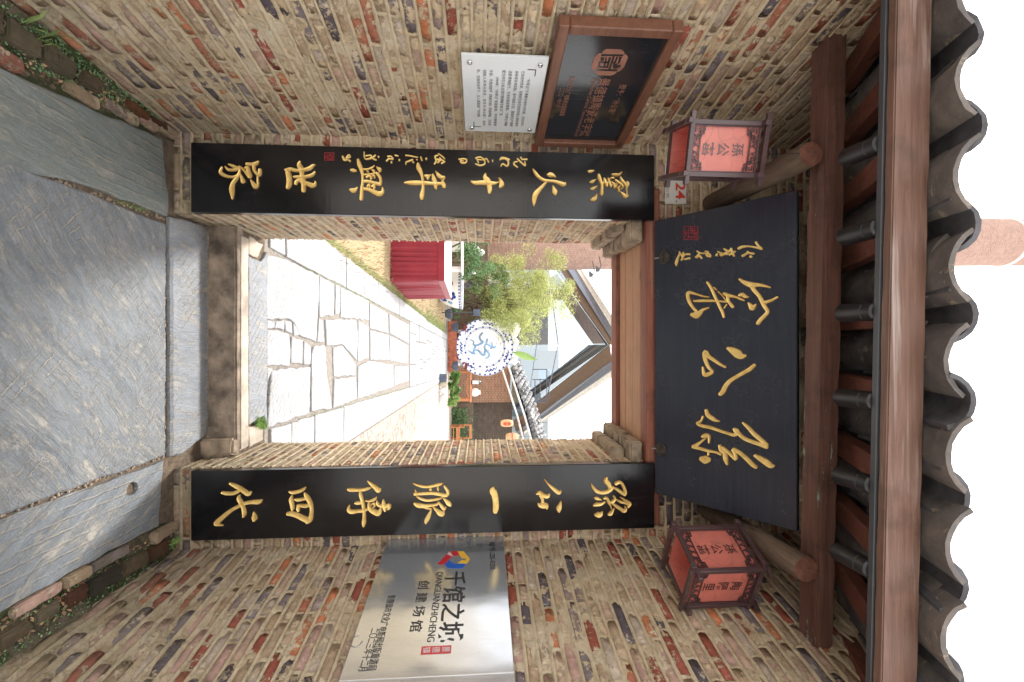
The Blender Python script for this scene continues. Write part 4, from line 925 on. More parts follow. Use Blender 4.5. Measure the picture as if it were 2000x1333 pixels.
# the leaning name board
uB = Vector((0, -0.48, 0.37)).normalized(); nB = Vector((0, -uB.z, uB.y)); PB = Vector((0, -0.062, 2.585))
nm = thing('name_board', 'large dark board leaning forward above the doorway with three big gold characters', 'name board', (0.088, -0.06, 2.6))
cb = PB + Vector((0.0885, 0, 0)) + uB * 0.352 - nB * 0.014
MB().box(cb, (0.7575, 0.352, 0.014), (Vector((1, 0, 0)), uB, nB), 0.003).build('panel', M['board_lacquer'], nm)
for k in ('yao', 'gong', 'sun'): glyph('gold_character', *GL[k], PB, nB, 0.009, 'gold', nm, 'gold_edge')
signature(SIGN_SIG, PB, nB, nm)
seal(nm, (1336, 443, 9), PB, nB, 27, 25)
for (X, Y, r, lb) in ((1299, 503, 0.040, 'iron cloud bracket on the lower edge of the name board, below the red seal'), (1292, 878, 0.036, 'iron cloud bracket on the lower right edge of the name board, below the rightmost character')):
    c0 = PLN(X, Y, PB, nB); t = thing('iron_bracket', lb, 'bracket', tuple(c0), 'iron brackets holding the name board')
    ux = Vector((1, 0, 0)); n_ = 30; pts = []
    for i in range(n_):
        a = 2 * math.pi * i / n_; rr_ = r * (0.86 + 0.14 * abs(math.cos(a * 1.5 + .8)) ** .5)
        pts.append(c0 + nB * 0.012 + ux * math.cos(a) * rr_ + uB * math.sin(a) * rr_ * .9)
    MB().prism(pts, -nB * 0.010, 0.003).build('plate', M['iron'], t)
    sp2 = []
    for sgn in (-1, 1):
        sp2 = [c0 + nB * 0.013 + ux * sgn * (r * .40 + math.cos(a) * r * .34 * (1 - a / 11)) + uB * (math.sin(a) * r * .34 * (1 - a / 11)) for a in [k * 0.55 for k in range(19)]]
        MB().tube(sp2, 0.0022, 5).build('scroll', M['iron'], t)
    MB().tube([c0 + nB * 0.014 + ux * math.cos(a) * r * .8 + uB * (math.sin(a) * r * .72) for a in [math.pi * .1 + k * 0.2 for k in range(14)]], 0.002, 5).build('scroll', M['iron'], t)
    MB().tube([c0 + nB * 0.008 - uB * r * .8, c0 + nB * 0.014 - uB * (r + .012), Vector((c0.x, -0.052, 2.60)), Vector((c0.x - .008, -0.030, 2.592))], [0.004, 0.004, 0.0035, 0.003], 6).build('nail', M['wire_metal'], t)

# ================================================================== LANTERNS
def text_mesh(body, w_, h_, sp=1.0, fat=0.0, ital=0.0):
    c = bpy.data.curves.new('t', 'FONT'); c.body = body; c.size = 1; c.space_character = sp; c.offset = fat; c.shear = ital; c.extrude = 0.0; c.resolution_u = 3
    o = bpy.data.objects.new('t', c); COL.objects.link(o); bpy.context.view_layer.update()
    me = bpy.data.meshes.new_from_object(o.evaluated_get(bpy.context.evaluated_depsgraph_get()))
    bpy.data.objects.remove(o); bpy.data.curves.remove(c)
    co = np.array([v.co[:] for v in me.vertices]); fs = [tuple(p.vertices) for p in me.polygons]; bpy.data.meshes.remove(me)
    lo = co.min(0); hi = co.max(0); sz = hi - lo
    sx = (w_ / sz[0]) if w_ else None; sy = (h_ / sz[1]) if h_ else None
    sx = sx or sy; sy = sy or sx
    V = np.stack([(co[:, 0] - (lo[0] + hi[0]) / 2) * sx, (co[:, 1] - (lo[1] + hi[1]) / 2) * sy], 1)
    return V, fs
def letter(name, body, c, a, u, n, w_, h_, mat, parent, off=0.0012, **kw):
    V, F = text_mesh(body, w_, h_, **kw); c = Vector(c); a = Vector(a); u = Vector(u); n = Vector(n); mb = MB()
    mb.add([c + a * x + u * y + n * off for x, y in V], F); return mb.build(name, M[mat], parent)
def lantern(label, c, rot, faces, A=0.113):
    """c: centre of the top square; faces: per face (normal index) vertical text"""
    t = thing('palace_lantern', label, 'lantern', c, 'square red paper lanterns by the name board')
    c = Vector(c); H = 0.335; z1 = c.z; z0 = c.z - H; wd = 0.019
    ca, sa = math.cos(rot), math.sin(rot); ex = Vector((ca, sa, 0)); ey = Vector((-sa, ca, 0)); ez = Vector((0, 0, 1))
    P = lambda x, y, z: c + ex * x + ey * y + ez * (z - c.z)
    for sx in (-1, 1):
        for sy in (-1, 1): MB().box(P(sx * A, sy * A, (z0 + z1) / 2), (wd / 2, wd / 2, H / 2 + 0.012), (ex, ey, ez), 0.0015).build('post', M['lantern_wood'], t)
    for z, k in ((z0 + 0.012, 0), (z1 - 0.012, 1)):
        for s in (-1, 1):
            MB().box(P(0, s * A, z + 0.0105), (A + 0.040, wd / 2 + .0006, wd / 2), (ex, ey, ez), 0.0015).build('rail', M['lantern_wood'], t)
            MB().box(P(s * A, 0, z - 0.0105), (wd / 2 + .0006, A + 0.040, wd / 2), (ex, ey, ez), 0.0015).build('rail', M['lantern_wood'], t)
    for q in range(4):
        an = rot + q * math.pi / 2; n = Vector((math.sin(an), -math.cos(an), 0)); a = Vector((math.cos(an), math.sin(an), 0))
        f0 = Vector((c.x, c.y, (z0 + z1) / 2)) + n * (A - 0.006)
        W_ = A - wd / 2; Hh = H / 2 - 0.030
        MB().box(f0 - n * 0.004, (W_, 0.0008, Hh + .01), (a, n, ez)).build('paper_panel', M['paper'], t)
        # fretwork in the corners and along the short sides
        mb = MB(); pl2 = f0 + n * 0.0045
        def seg(x0, y0, x1, y1, w2=0.0048):
            mb.bar(pl2 + a * x0 + ez * y0, pl2 + a * x1 + ez * y1, w2, 0.004, up=n)
        for sx in (-1, 1):
            for sy in (-1, 1):
                g = lambda x, y: (sx * (W_ - x), sy * (Hh - y))
                for (p, q2) in (((0, .048), (.020, .048)), ((.020, .048), (.020, .022)), ((.020, .034), (.046, .034)), ((.034, .046), (.034, .018)), ((.008, .034), (.034, .034)), ((.034, .020), (.060, .020)), ((.060, .022), (.060, 0)), ((.034, .046), (.012, .046)), ((.012, .012), (.028, .012)), ((.012, .012), (.012, .028)), ((.044, .02), (.044, .034))):
                    a0 = g(*p); a1 = g(*q2); seg(a0[0], a0[1], a1[0], a1[1])
        for sy in (-1, 1):
            yb = sy * (Hh - 0.033); seg(-W_ + .034, yb, W_ - .034, yb)
            for x in (-.045, -.015, .015, .045):
                if abs(x) < W_ - .03: seg(x - .010, sy * (Hh - .004), x + .006, yb, .004); seg(x + .012, sy * (Hh - .004), x - .004, yb + sy * .010, .004)
            seg(-W_, sy * (Hh + .001), W_, sy * (Hh + .001), .009); seg(sy * (W_ - .002), -Hh, sy * (W_ - .002), Hh, .005)
        mb.build('fretwork', M['lantern_wood'], t)
        if q in faces:
            tx, ink = faces[q]
            for i, ch in enumerate(tx): letter('painted_character', ch, pl2 + ez * (0.060 - 0.062 * i) - n * 0.0068, a, ez, n, 0.050, 0.050, ink, t, fat=0.012)
    top = P(0, 0, z1 + 0.01)
    return t, top
lt, top = lantern('square red paper lantern on the left, hanging before the house number 24', (-0.800, -0.675, 2.768), R(15), {0: ('孫公窰', 'ink_grey')}, 0.098)
def hang(t, top, hook, nail):
    A = Vector(top)
    mb = MB()
    for dx in (-.09, .09): mb.tube([A + Vector((dx, dx * .6, 0)), A + Vector((0, 0, .075))], 0.0016, 5)
    mb.tube([A + Vector((0, 0, .07)), hook, Vector(nail) + Vector((0.004, 0.012, -0.006))], 0.0016, 5); mb.build('hanging_wire', M['black_metal'], t)
    MB().tube([Vector(nail) + Vector((0, 0.02, -.004)), Vector(nail) + Vector((-0.003, -0.016, 0.004))], 0.002, 5).build('nail', M['wire_metal'], t)
hang(lt, top, (-0.752, -0.80, 2.885), (-0.752, -0.806, 2.947))
rt, top = lantern('square red paper lantern on the right, turned to show two lettered faces', (1.030, -0.520, 2.845), R(-64), {0: ('孫公窰', 'ink_brown'), 1: ('陶陽里', 'ink_brown')})
hang(rt, top, (0.95, -0.80, 2.90), (0.918, -0.806, 2.928))

# ================================================================== SIGNS
hp = thing('number_plate', 'small cream house number plate 24 half hidden behind the left lantern', 'number plate', (-0.83, -0.01, 2.73))
p0 = W(1299, 398, -0.012); p1 = W(1341, 398, -0.012)
MB().bx((p0.x - 0.235, -0.012, p0.z), (p0.x, -0.006, p1.z), 0.002).build('plate', M['enamel'], hp)
letter('number', '24', ((p0.x - 0.074), -0.012, W(1329, 370, -0.012).z), (1, 0, 0), (0, 0, 1), (0, -1, 0), 0.096, 0.056, 'sign_red', hp, fat=0.02)
letter('small_print', '公苑', ((p0.x - 0.062), -0.012, W(1304, 380, -0.012).z), (1, 0, 0), (0, 0, 1), (0, -1, 0), 0.060, 0.018, 'print_dark', hp)
MB().cyl((p0.x - 0.014, -0.014, W(1321, 392, -0.012).z), (p0.x - 0.014, -0.006, W(1321, 392, -0.012).z), 0.004).build('nail', M['iron'], hp)

EZ = Vector((0, 0, 1))
def wallp(O, a, n, off): 
    """frame of a flat sign parallel to a wing wall: returns px->(s,z), (s,z)->point"""
    P = Vector(O) + n * off
    def sz(X, Y): q = PLN(X, Y, P, n); return ((q - P).dot(a), q.z)
    def pt(s, z): return P + a * s + EZ * z
    return sz, pt
def tline(parent, fr, a, n, body, Lp, Rp, h_, mat, name='lettering', **kw):
    sz, pt = fr; l = sz(*Lp); r = sz(*Rp); s = (l[0] + r[0]) / 2; z = (l[1] + r[1]) / 2
    return letter(name, body, pt(s, z), a, EZ, n, abs(r[0] - l[0]), h_, mat, parent, **kw)
# white notice
fr = wallp(OL, aLW, nLW, 0.042); sz, pt = fr
t = thing('notice_plate', 'white acrylic notice with nine lines of small black print and four steel screws', 'notice', tuple(pt(-0.41, 1.72)))
s0, s1, z0, z1 = -0.668, -0.146, 1.537, 1.902
MB().box(pt((s0 + s1) / 2, (z0 + z1) / 2) - nLW * 0.005, ((s1 - s0) / 2, 0.005, (z1 - z0) / 2), (aLW, nLW, EZ), 0.001).build('sheet', M['acrylic'], t)
LN = ['“孙荣记”于清朝光绪年间创建，历经百年，', '已有四代传承。在制瓷及青花和颜色釉上颇有建树', '并获得多项奖励。新中国成立后，建国瓷生产需精', '选影青釉配方，为支持国家需要，“孙荣记”捐献', '配方并在公私合营时期捐献及复活厂房。', '1994年，“孙荣记”瓷器复建，中共景德镇', '市委、市政府授予《陶瓷世家》荣誉牌匾，为纪念', '创始人孙洪元先生，改名为“孙公窑”。2018', '年，在政府关怀下，迁入建国瓷厂作坊群。']
wdt = s1 - s0; ht = z1 - z0
xl = s0 + wdt * 0.155; xr = s1 - wdt * 0.10
for i, q in enumerate(LN):
    a0 = xl + (wdt * 0.08 if i in (0, 5) else 0); a1 = {4: xl + (xr - xl) * .80, 8: xl + (xr - xl) * .84}.get(i, xr)
    z = z0 + ht * (0.80 - 0.076 * i); letter('print_line', q, pt((a0 + a1) / 2, z), aLW, EZ, nLW, a1 - a0, 0.0165, 'print_dark', t, off=0.0008)
mb = MB()
for (s, z, ds, dz) in ((xl - .01, z0 + ht * .87, 1, -1), (xr + .012, z0 + ht * .125, -1, 1)):
    mb.bar(pt(s, z) + nLW * .0008, pt(s + ds * .038, z) + nLW * .0008, .004, .001, up=nLW); mb.bar(pt(s, z) + nLW * .0008, pt(s, z + dz * .036) + nLW * .0008, .004, .001, up=nLW)
mb.build('corner_mark', M['print_dark'], t)
for s in (s0 + .040, s1 - .032):
    for z in (z0 + .035, z1 - .032):
        MB().lathe(pt(s, z), [(0.011, 0), (0.011, .006), (0.008, .009), (0.001, .010)], 14, (aLW, EZ, nLW)).build('screw', M['steel_edge'], t, True)
# framed plaque
fr = wallp(OL, aLW, nLW, 0.062); sz, pt = fr
t = thing('framed_plaque', 'black plaque in a brown wooden frame with a copper emblem and copper lettering', 'plaque', tuple(pt(-0.45, 2.15)))
s0, s1, z0, z1 = -0.852, -0.052, 1.912, 2.398; fwd = 0.043
sc_ = (s0 + s1) / 2; zc_ = (z0 + z1) / 2
for (s, z, hs, hz) in ((sc_, z1 - fwd / 2, (s1 - s0) / 2, fwd / 2), (sc_, z0 + fwd / 2, (s1 - s0) / 2, fwd / 2), (s0 + fwd / 2, zc_, fwd / 2, (z1 - z0) / 2 - fwd - .001), (s1 - fwd / 2, zc_, fwd / 2, (z1 - z0) / 2 - fwd - .001)):
    MB().box(pt(s, z) - nLW * 0.025, (hs, 0.026, hz), (aLW, nLW, EZ), 0.004).build('frame_bar', M['frame_wood'], t)
MB().box(pt(sc_, zc_) - nLW * 0.027, ((s1 - s0) / 2 - fwd - .001, 0.006, (z1 - z0) / 2 - fwd - .001), (aLW, nLW, EZ)).build('panel', M['plaque_black'], t)
fr = wallp(OL, aLW, nLW, 0.0415); sz, pt = fr
tline(t, fr, aLW, nLW, '授予：“孙公窑”', (1216, 165), (1195, 223.5), 0.034, 'copper_print', sp=1.05, fat=0.006)
tline(t, fr, aLW, nLW, '景德镇陶瓷老字號', (1181, 152), (1142, 266), 0.056, 'copper_print', fat=0.004, ital=0.06)
tline(t, fr, aLW, nLW, 'Jingdezhen Ceramic Time-honored Brand', (1163, 152.6), (1124, 266), 0.026, 'copper_print')
tline(t, fr, aLW, nLW, '珠山区文化广电新闻出版旅游局', (1117, 150), (1098, 226), 0.027, 'copper_print', fat=0.006)
tline(t, fr, aLW, nLW, '二〇二一年六月', (1097, 172), (1091, 209), 0.025, 'copper_print', fat=0.006)
PW = Vector(OL) + nLW * 0.0415
def poly_px(parent, name, o3, pts, P, n, mat, th=0.001, off=0.0):
    ox, oy, sc = o3; q = [PLN(ox + x / sc, oy + y / sc, P, n) + n * (off + th) for x, y in pts]
    return MB().prism(q, -n * th).build(name, M[mat], parent)
LG = (1140, 80, 17.78)
poly_px(t, 'emblem', LG, [(620, 430), (680, 340), (790, 275), (1290, 290), (1370, 340), (1410, 400), (1415, 460), (1500, 490), (1530, 560), (1520, 620), (1400, 900), (1330, 990), (1240, 1050), (1160, 1070), (1080, 1150), (950, 1200), (500, 1190), (420, 1120), (395, 1045), (300, 980), (270, 900), (290, 820), (380, 570), (450, 470), (540, 420)], PW, nLW, 'copper_print', 0.001, 0.0005)
for pts in ([(620, 450), (1385, 465), (1365, 520), (600, 515)], [(430, 965), (1170, 985), (1150, 1045), (420, 1025)], [(1010, 530), (1080, 530), (920, 1000), (850, 1000)], [(590, 560), (720, 560), (690, 680), (580, 690)], [(600, 700), (880, 710), (860, 770), (590, 760)], [(500, 870), (870, 880), (850, 930), (480, 915)], [(760, 560), (810, 560), (740, 900), (680, 900)], [(870, 560), (960, 560), (860, 880), (790, 880)], [(530, 700), (590, 700), (560, 880), (490, 880)],
            [(1130, 540), (1200, 540), (1130, 720), (1040, 830), (1010, 760), (1080, 680)], [(1230, 540), (1330, 540), (1250, 760), (1170, 790), (1200, 700)], [(1010, 830), (1150, 760), (1180, 850), (1270, 800), (1290, 870), (1200, 940), (1060, 960), (1010, 900)]):
    poly_px(t, 'emblem_stroke', LG, pts, PW, nLW, 'plaque_black', 0.0006, 0.002)
# steel plate on the right wing wall
fr = wallp(OR, aRW, nRW, 0.030); sz, pt = fr
t = thing('steel_plate', 'large brushed steel plate with black lettering and a coloured emblem', 'metal sign', tuple(pt(0.45, 1.42)))
s0, s1, z0, z1 = -0.012, 0.99, 1.108, 1.742
MB().box(pt((s0 + s1) / 2, (z0 + z1) / 2) - nRW * 0.012, ((s1 - s0) / 2, 0.012, (z1 - z0) / 2), (aRW, nRW, EZ), 0.0015).build('sheet', M['steel'], t)
MB().box(pt((s0 + 0.885) / 2 + .442, (z0 + z1) / 2) + nRW * 0.0008, (0.0012, 0.0008, (z1 - z0) / 2), (aRW, nRW, EZ)).build('fold_line', M['steel_edge'], t)
K = dict(parent=t, fr=fr, a=aRW, n=nRW)
tline(body='千馆之城', Lp=(890, 1117), Rp=(880, 1254), h_=0.105, mat='print_dark', fat=0.014, **K)
tline(body='QIANGUANZHICHENG', Lp=(858, 1117.5), Rp=(840, 1254), h_=0.036, mat='print_dark', **K)
tline(body='创 建 场 馆', Lp=(829, 1134), Rp=(812, 1234), h_=0.052, mat='print_dark', fat=0.010, **K)
tline(body='编号:ZS-020', Lp=(962, 1059), Rp=(962, 1113), h_=0.034, mat='print_dark', fat=0.006, **K)
tline(body='景德镇市文化广电新闻出版旅游局', Lp=(765.5, 1163), Rp=(726, 1310), h_=0.036, mat='print_dark', fat=0.004, **K)
tline(body='二〇二三年十二月', Lp=(730, 1228), Rp=(711.6, 1311), h_=0.034, mat='print_dark', fat=0.004, **K)
PW2 = Vector(OR) + nRW * 0.030
c1 = PLN(852, 1270, PW2, nRW); 
MB().box(c1 + nRW * .0006, (0.019, 0.0006, 0.058), (aRW, nRW, EZ)).build('seal_patch', M['logo_red'], t)
for i, ch in enumerate('景德镇'): letter('seal_character', ch, c1 + EZ * (0.037 - 0.037 * i) + nRW * .0014, aRW, EZ, nRW, 0.028, 0.031, 'acrylic', t, off=0.0006)
L8 = (845, 1060, 22.2)
for mt, pts in (('logo_red', [(180, 960), (600, 520), (880, 600), (730, 730), (500, 960)]), ('logo_pink', [(630, 500), (735, 400), (890, 600), (780, 640)]), ('logo_red', [(780, 380), (1080, 385), (1170, 560), (1010, 580), (900, 590)]),
                ('logo_yellow', [(1080, 385), (1340, 385), (1620, 720), (1500, 910), (1070, 910), (1270, 770), (1440, 770), (1440, 690), (1260, 680), (1170, 560)]), ('logo_blue', [(510, 965), (740, 740), (790, 860), (900, 915), (1440, 930), (1330, 1080), (1230, 1130), (680, 1120)])):
    poly_px(t, 'emblem_piece', L8, pts, PW2, nRW, mt, 0.0008, 0.0)
MB().tube([pt(0.70, 1.125 + 0.0) + nRW * .002 + aRW * (math.sin(k) * .03) + EZ * (math.cos(k) * .022) for k in [j * .6 for j in range(9)]], 0.0012, 5).build('scratch_wire', M['wire_metal'], t)

# ================================================================== COURTYARD
GZ = 0.165
m_leaf('edge_grass', (0.16, 0.20, 0.08), (0.32, 0.36, 0.16))
# grass edges
def grass(name, n, fn, hgt, mat, seed=0, w_=.004):
    g = random.Random(seed); V = []; F = []
    for i in range(n):
        x, y, z = fn(g); a = g.uniform(0, 6.28); h_ = hgt * g.uniform(.5, 1.3); lx, ly = math.cos(a) * h_ * .5, math.sin(a) * h_ * .5; b = len(V)
        V += [(x - ly * w_ / hgt, y + lx * w_ / hgt, z), (x + ly * w_ / hgt, y - lx * w_ / hgt, z), (x + lx * .5, y + ly * .5, z + h_ * .7), (x + lx * 1.2, y + ly * 1.2, z + h_)]; F += [(b, b + 1, b + 2), (b + 2, b + 3, b)]
    mb = MB().add(V, F); o = mb.build(name, M[mat]); return tag(o, kind='stuff')
path = thing('stone_path', 'pale flagstone path running from the doorway into the courtyard', 'path', (0, 3, GZ))
L1 = lambda y: -0.655 + 0.036 * y; L0 = lambda y: -1.02 + 0.045 * y; R1 = lambda y: 0.555 + 0.056 * y; R0 = lambda y: 1.02 + 0.03 * y
rr = random.Random(12)
def quad_stone(pts, i):
    c = Vector((sum(p[0] for p in pts) / 4, sum(p[1] for p in pts) / 4)); q = []; gp = 0.014 + 0.0012 * pts[0][1]
    for p in pts:
        d = c - Vector(p[:2]); d.normalize(); q.append((p[0] + d.x * gp, p[1] + d.y * gp))
    slab('flagstone', q, 0.178 + rr.uniform(-.004, .004), 0.05, M['path_stone'], path, 0.006, 0.007, i, 0.09)
NEAR = [[(400,200),(405,180),(520,210),(705,300),(708,420),(690,690),(600,650),(560,570),(540,555),(400,555)], [(402,568),(443,568),(443,608),(402,612)], [(452,568),(500,562),(500,618),(450,610)], [(510,568),(546,575),(552,640),(516,624)], [(562,585),(600,648),(566,652)],
 [(402,622),(470,625),(530,645),(540,742),(534,830),(402,832)], [(552,664),(612,684),(610,818),(545,812)], [(620,692),(656,722),(654,822),(620,822)], [(430,860),(655,842),(648,1110),(405,1195)], [(402,845),(432,852),(402,925)],
 [(714,308),(798,350),(794,532),(712,540)], [(808,356),(830,366),(828,520),(806,524)], [(838,368),(1000,448),(1002,560),(930,552),(840,545)], [(748,562),(926,562),(936,640),(932,800),(850,705),(756,712)], [(712,556),(732,570),(738,688),(702,688)],
 [(678,722),(742,716),(752,890),(782,1082),(664,1098),(666,770)], [(796,728),(850,714),(926,826),(922,888),(800,896)], [(800,910),(924,902),(930,1030),(794,1082)], [(944,566),(1003,606),(1000,786),(942,806)], [(942,836),(1003,806),(1145,826),(1148,956),(938,1026)],
 [(1012,462),(1112,520),(1118,640),(1012,608)], [(1012,622),(1120,652),(1126,796),(1014,796)], [(1124,528),(1240,590),(1238,700),(1128,640)], [(1130,655),(1236,712),(1234,820),(1132,800)], [(1156,836),(1236,832),(1240,920),(1156,950)]]
for i, pg in enumerate(NEAR):
    q = [G(390 + x / 3.03, 440 + y / 3.03, 0.178) for x, y in pg]
    cq = sum(q, Vector()) / len(q); q = [p + (p - cq).normalized() * .005 for p in q]
    slab('flagstone', [(p.x, p.y) for p in q], 0.178 + rr.uniform(-.004, .004), 0.05, M['path_stone'], path, 0.006, 0.008, i, 0.07)
y = G(390 + 1246 / 3.03, 660, .178).y; i = 100
while y < 16.6:
    y1 = y + rr.uniform(.45, .95); e = lambda yy, k: L1(yy) + (R1(yy) - L1(yy)) * k
    cs = [0] + sorted(rr.uniform(.15 + .28 * k, .38 + .28 * k) for k in range(rr.choice([1, 2, 2, 3]))) + [1.0]
    for j in range(len(cs) - 1):
        s_ = rr.uniform(-.08, .08); quad_stone([(e(y, cs[j]), y), (e(y, cs[j + 1]), y), (e(y1, cs[j + 1]), y1 - .02), (e(y1, cs[j]), y1 - .02)], i); i += 1
    y = y1
for f0, f1, jn in ((L0, L1, (420, 512, 725, 870, 975, 1060, 1185, 1260)), (R1, R0, (420, 545, 683, 855, 1045, 1160, 1240))):
    ys_ = [G(390 + q / 3.03, 660, .178).y for q in jn]
    while ys_[-1] < 16.5: ys_.append(ys_[-1] + rr.uniform(.7, 1.1))
    for ya, yb in zip(ys_, ys_[1:]): quad_stone([(f0(ya), ya), (f1(ya), ya), (f1(yb), yb), (f0(yb), yb)], i); i += 1
flat('path_bed', [(-1.2, 0.64, 0.160), (1.3, 0.64, 0.160), (1.9, 17, 0.160), (-0.6, 17, 0.160)], M['joint_earth'])
grass('joint_weeds', 700, lambda g: (lambda y: ((L1(y) if g.random() < .6 else R1(y)) + g.gauss(0, .014), y, .165))(g.uniform(1.2, 7)), .022, 'leaf_fresh', 14, .003)
flat('pale_court', [(1.05, 0.66, 0.168), (7.0, 0.66, 0.168), (9.0, 22, 0.168), (-1.2, 22, 0.168), (-0.9, 17.0, 0.168), (1.6, 17.0, 0.168)], M['setts'])
flat('dry_lawn', [(-14, 1.0, 0.163), (-0.97, 1.0, 0.163), (-0.35, 15.5, 0.163), (-0.7, 16.2, 0.163), (-14, 18.0, 0.163)], M['dry_grass'])
# setts set on edge, right of the path, near part piece by piece
se = thing('sett_paving', 'narrow bricks set on edge right of the path', 'paving', (2, 4, GZ)); k = 0
for i in range(26):
    y = 1.5 + i * 0.24
    for j in range(11):
        x = 1.075 + 0.03 * y + j * 0.068
        if k < 290: MB().bx((x, y, 0.12), (x + 0.058, y + 0.225, 0.176 + rr.uniform(-.004, .003)), 0.004).build('brick', M['setts'], se); k += 1

def leaves(n, fn, size, mat, name, parent=None, seed=0, asp=0.45, kind=None, droop=0.3):
    """n small pointed leaves; fn(rng) -> centre"""
    g = np.random.default_rng(seed); C = np.array([fn(g) for _ in range(n)])
    d = g.normal(size=(n, 3)); d[:, 2] = d[:, 2] * 0.7 - droop; d /= np.linalg.norm(d, axis=1)[:, None]
    u = g.normal(size=(n, 3)); s_ = np.cross(d, u); s_ /= np.linalg.norm(s_, axis=1)[:, None]
    L = size * g.uniform(0.6, 1.3, n)[:, None]
    V = np.stack([C - d * L / 2, C + s_ * L * asp / 2, C + d * L / 2, C - s_ * L * asp / 2], 1).reshape(-1, 3)
    F = np.arange(4 * n).reshape(n, 4)
    o = npmesh(name, V, F, mat, parent, False)
    if kind: tag(o, kind=kind)
    return o
def clumps(c, r, k, seed, flat_=0.8):
    g = np.random.default_rng(seed); out = []
    for _ in range(k):
        v = g.normal(size=3); v /= np.linalg.norm(v); q = g.uniform(0.25, 0.95) ** 0.6
        out.append((np.array(c) + v * np.array(r) * q, g.uniform(0.16, 0.34) * max(r) * flat_))
    return out
def clump_fn(cl):
    def fn(g):
        c, r = cl[g.integers(len(cl))]; v = g.normal(size=3); v /= np.linalg.norm(v); return c + v * r * g.uniform(0.2, 1) ** 0.5
    return fn
def tree(name, label, base, ctr, rad, n, size, mat, seed, k=22, asp=.45, trunk=.06, group=None, cat='tree', stems=1, parts=('trunk', 'crown')):
    t = thing(name, label, cat, tuple(base), group); cl = clumps(ctr, rad, k, seed); g = random.Random(seed)
    mb = MB(); base = Vector(base)
    for s in range(stems):
        b = base + Vector((g.uniform(-.3, .3), g.uniform(-.3, .3), 0)) * (stems > 1) * rad[0] * .5
        tip = Vector(ctr) + Vector((g.uniform(-.5, .5) * rad[0], g.uniform(-.5, .5) * rad[1], rad[2] * g.uniform(-.1, .6)))
        mb.tube([b, b.lerp(tip, .35) + Vector((g.uniform(-.1, .1), 0, 0)), b.lerp(tip, .7), tip], [trunk, trunk * .8, trunk * .5, trunk * .15], 6)
    for c, r in cl[:14]:
        a = base.lerp(Vector(ctr), g.uniform(.45, .8)); mb.tube([a, a.lerp(Vector(c), .5) + Vector((0, 0, .05)), Vector(c)], [trunk * .5, trunk * .3, trunk * .1], 5)
    mb.build(parts[0], M['bark'], t, True); leaves(n, clump_fn(cl), size, M[mat], parts[1], t, seed, asp); return t
pt3 = lambda X, Y, y: W(X, Y, y)
# lime bamboo
c_ = W(1010, 585, 17.5)
tree('bamboo_clump', 'tall lime green bamboo clump behind the big plate', (c_.x, 17.5, GZ), (c_.x, 17.5, c_.z), (2.1, 1.2, 1.9), 26000, 0.115, 'leaf_lime', 3, 60, .2, .03, stems=9, cat='bamboo', parts=('stem', 'foliage'))
c_ = W(945, 600, 18.3)
tree('bush', 'olive green leafy bush below the bamboo', (c_.x, 18.3, GZ), (c_.x, 18.3, c_.z), (1.7, .7, 1.1), 9000, 0.11, 'leaf_olive', 4, 26, .35, .04, stems=5, cat='bush', parts=('stem', 'foliage'))
c_ = W(935, 505, 12.3)
tree('bush', 'dark green bush behind the white table, left of the basin', (c_.x, 12.3, GZ), (c_.x - .3, 12.3, c_.z), (1.2, .6, .75), 8000, 0.075, 'leaf_green', 5, 26, .4, .04, stems=6, cat='bush', parts=('stem', 'foliage'))
c_ = W(955, 540, 15.0)
tree('bush', 'bright green shrub with small leaves right of the pale statue', (c_.x, 15.0, GZ), (c_.x, 15.0, c_.z), (.9, .6, .75), 6000, 0.08, 'leaf_olive', 6, 20, .4, .04, stems=5, cat='bush', parts=('stem', 'foliage'))
c_ = W(1045, 560, 22.0)
tree('bamboo_clump', 'sparse tall yellow green bamboo in front of the chimney', (c_.x, 22, GZ), (c_.x, 22, c_.z), (2.2, 1.0, 2.6), 9000, 0.15, 'leaf_lime', 8, 40, .2, .03, stems=7, cat='bamboo', parts=('stem', 'foliage'))
# garden wall
def wbox(name, lab, cat, px0, px1, y, th, mat, z0=GZ, part='wall', top=None, cop=True):
    a = W(*px0, y); b = W(*px1, y); x0, x1 = sorted((a.x, b.x)); zt = max(a.z, b.z) if top is None else top
    t = thing(name, lab, cat, ((x0 + x1) / 2, y, z0)); MB().bx((x0, y, z0), (x1, y + th, zt), .01).build(part, M[mat], t)
    if cop: MB().bx((x0 - .05, y - .06, zt), (x1 + .05, y + th + .06, zt + .07), .01).build('coping', M['corbel'], t)
    return t
wbox('garden_wall', 'low brown brick garden wall behind the basin', 'wall', (915, 470), (952, 690), 20.0, .3, 'garden_brick')
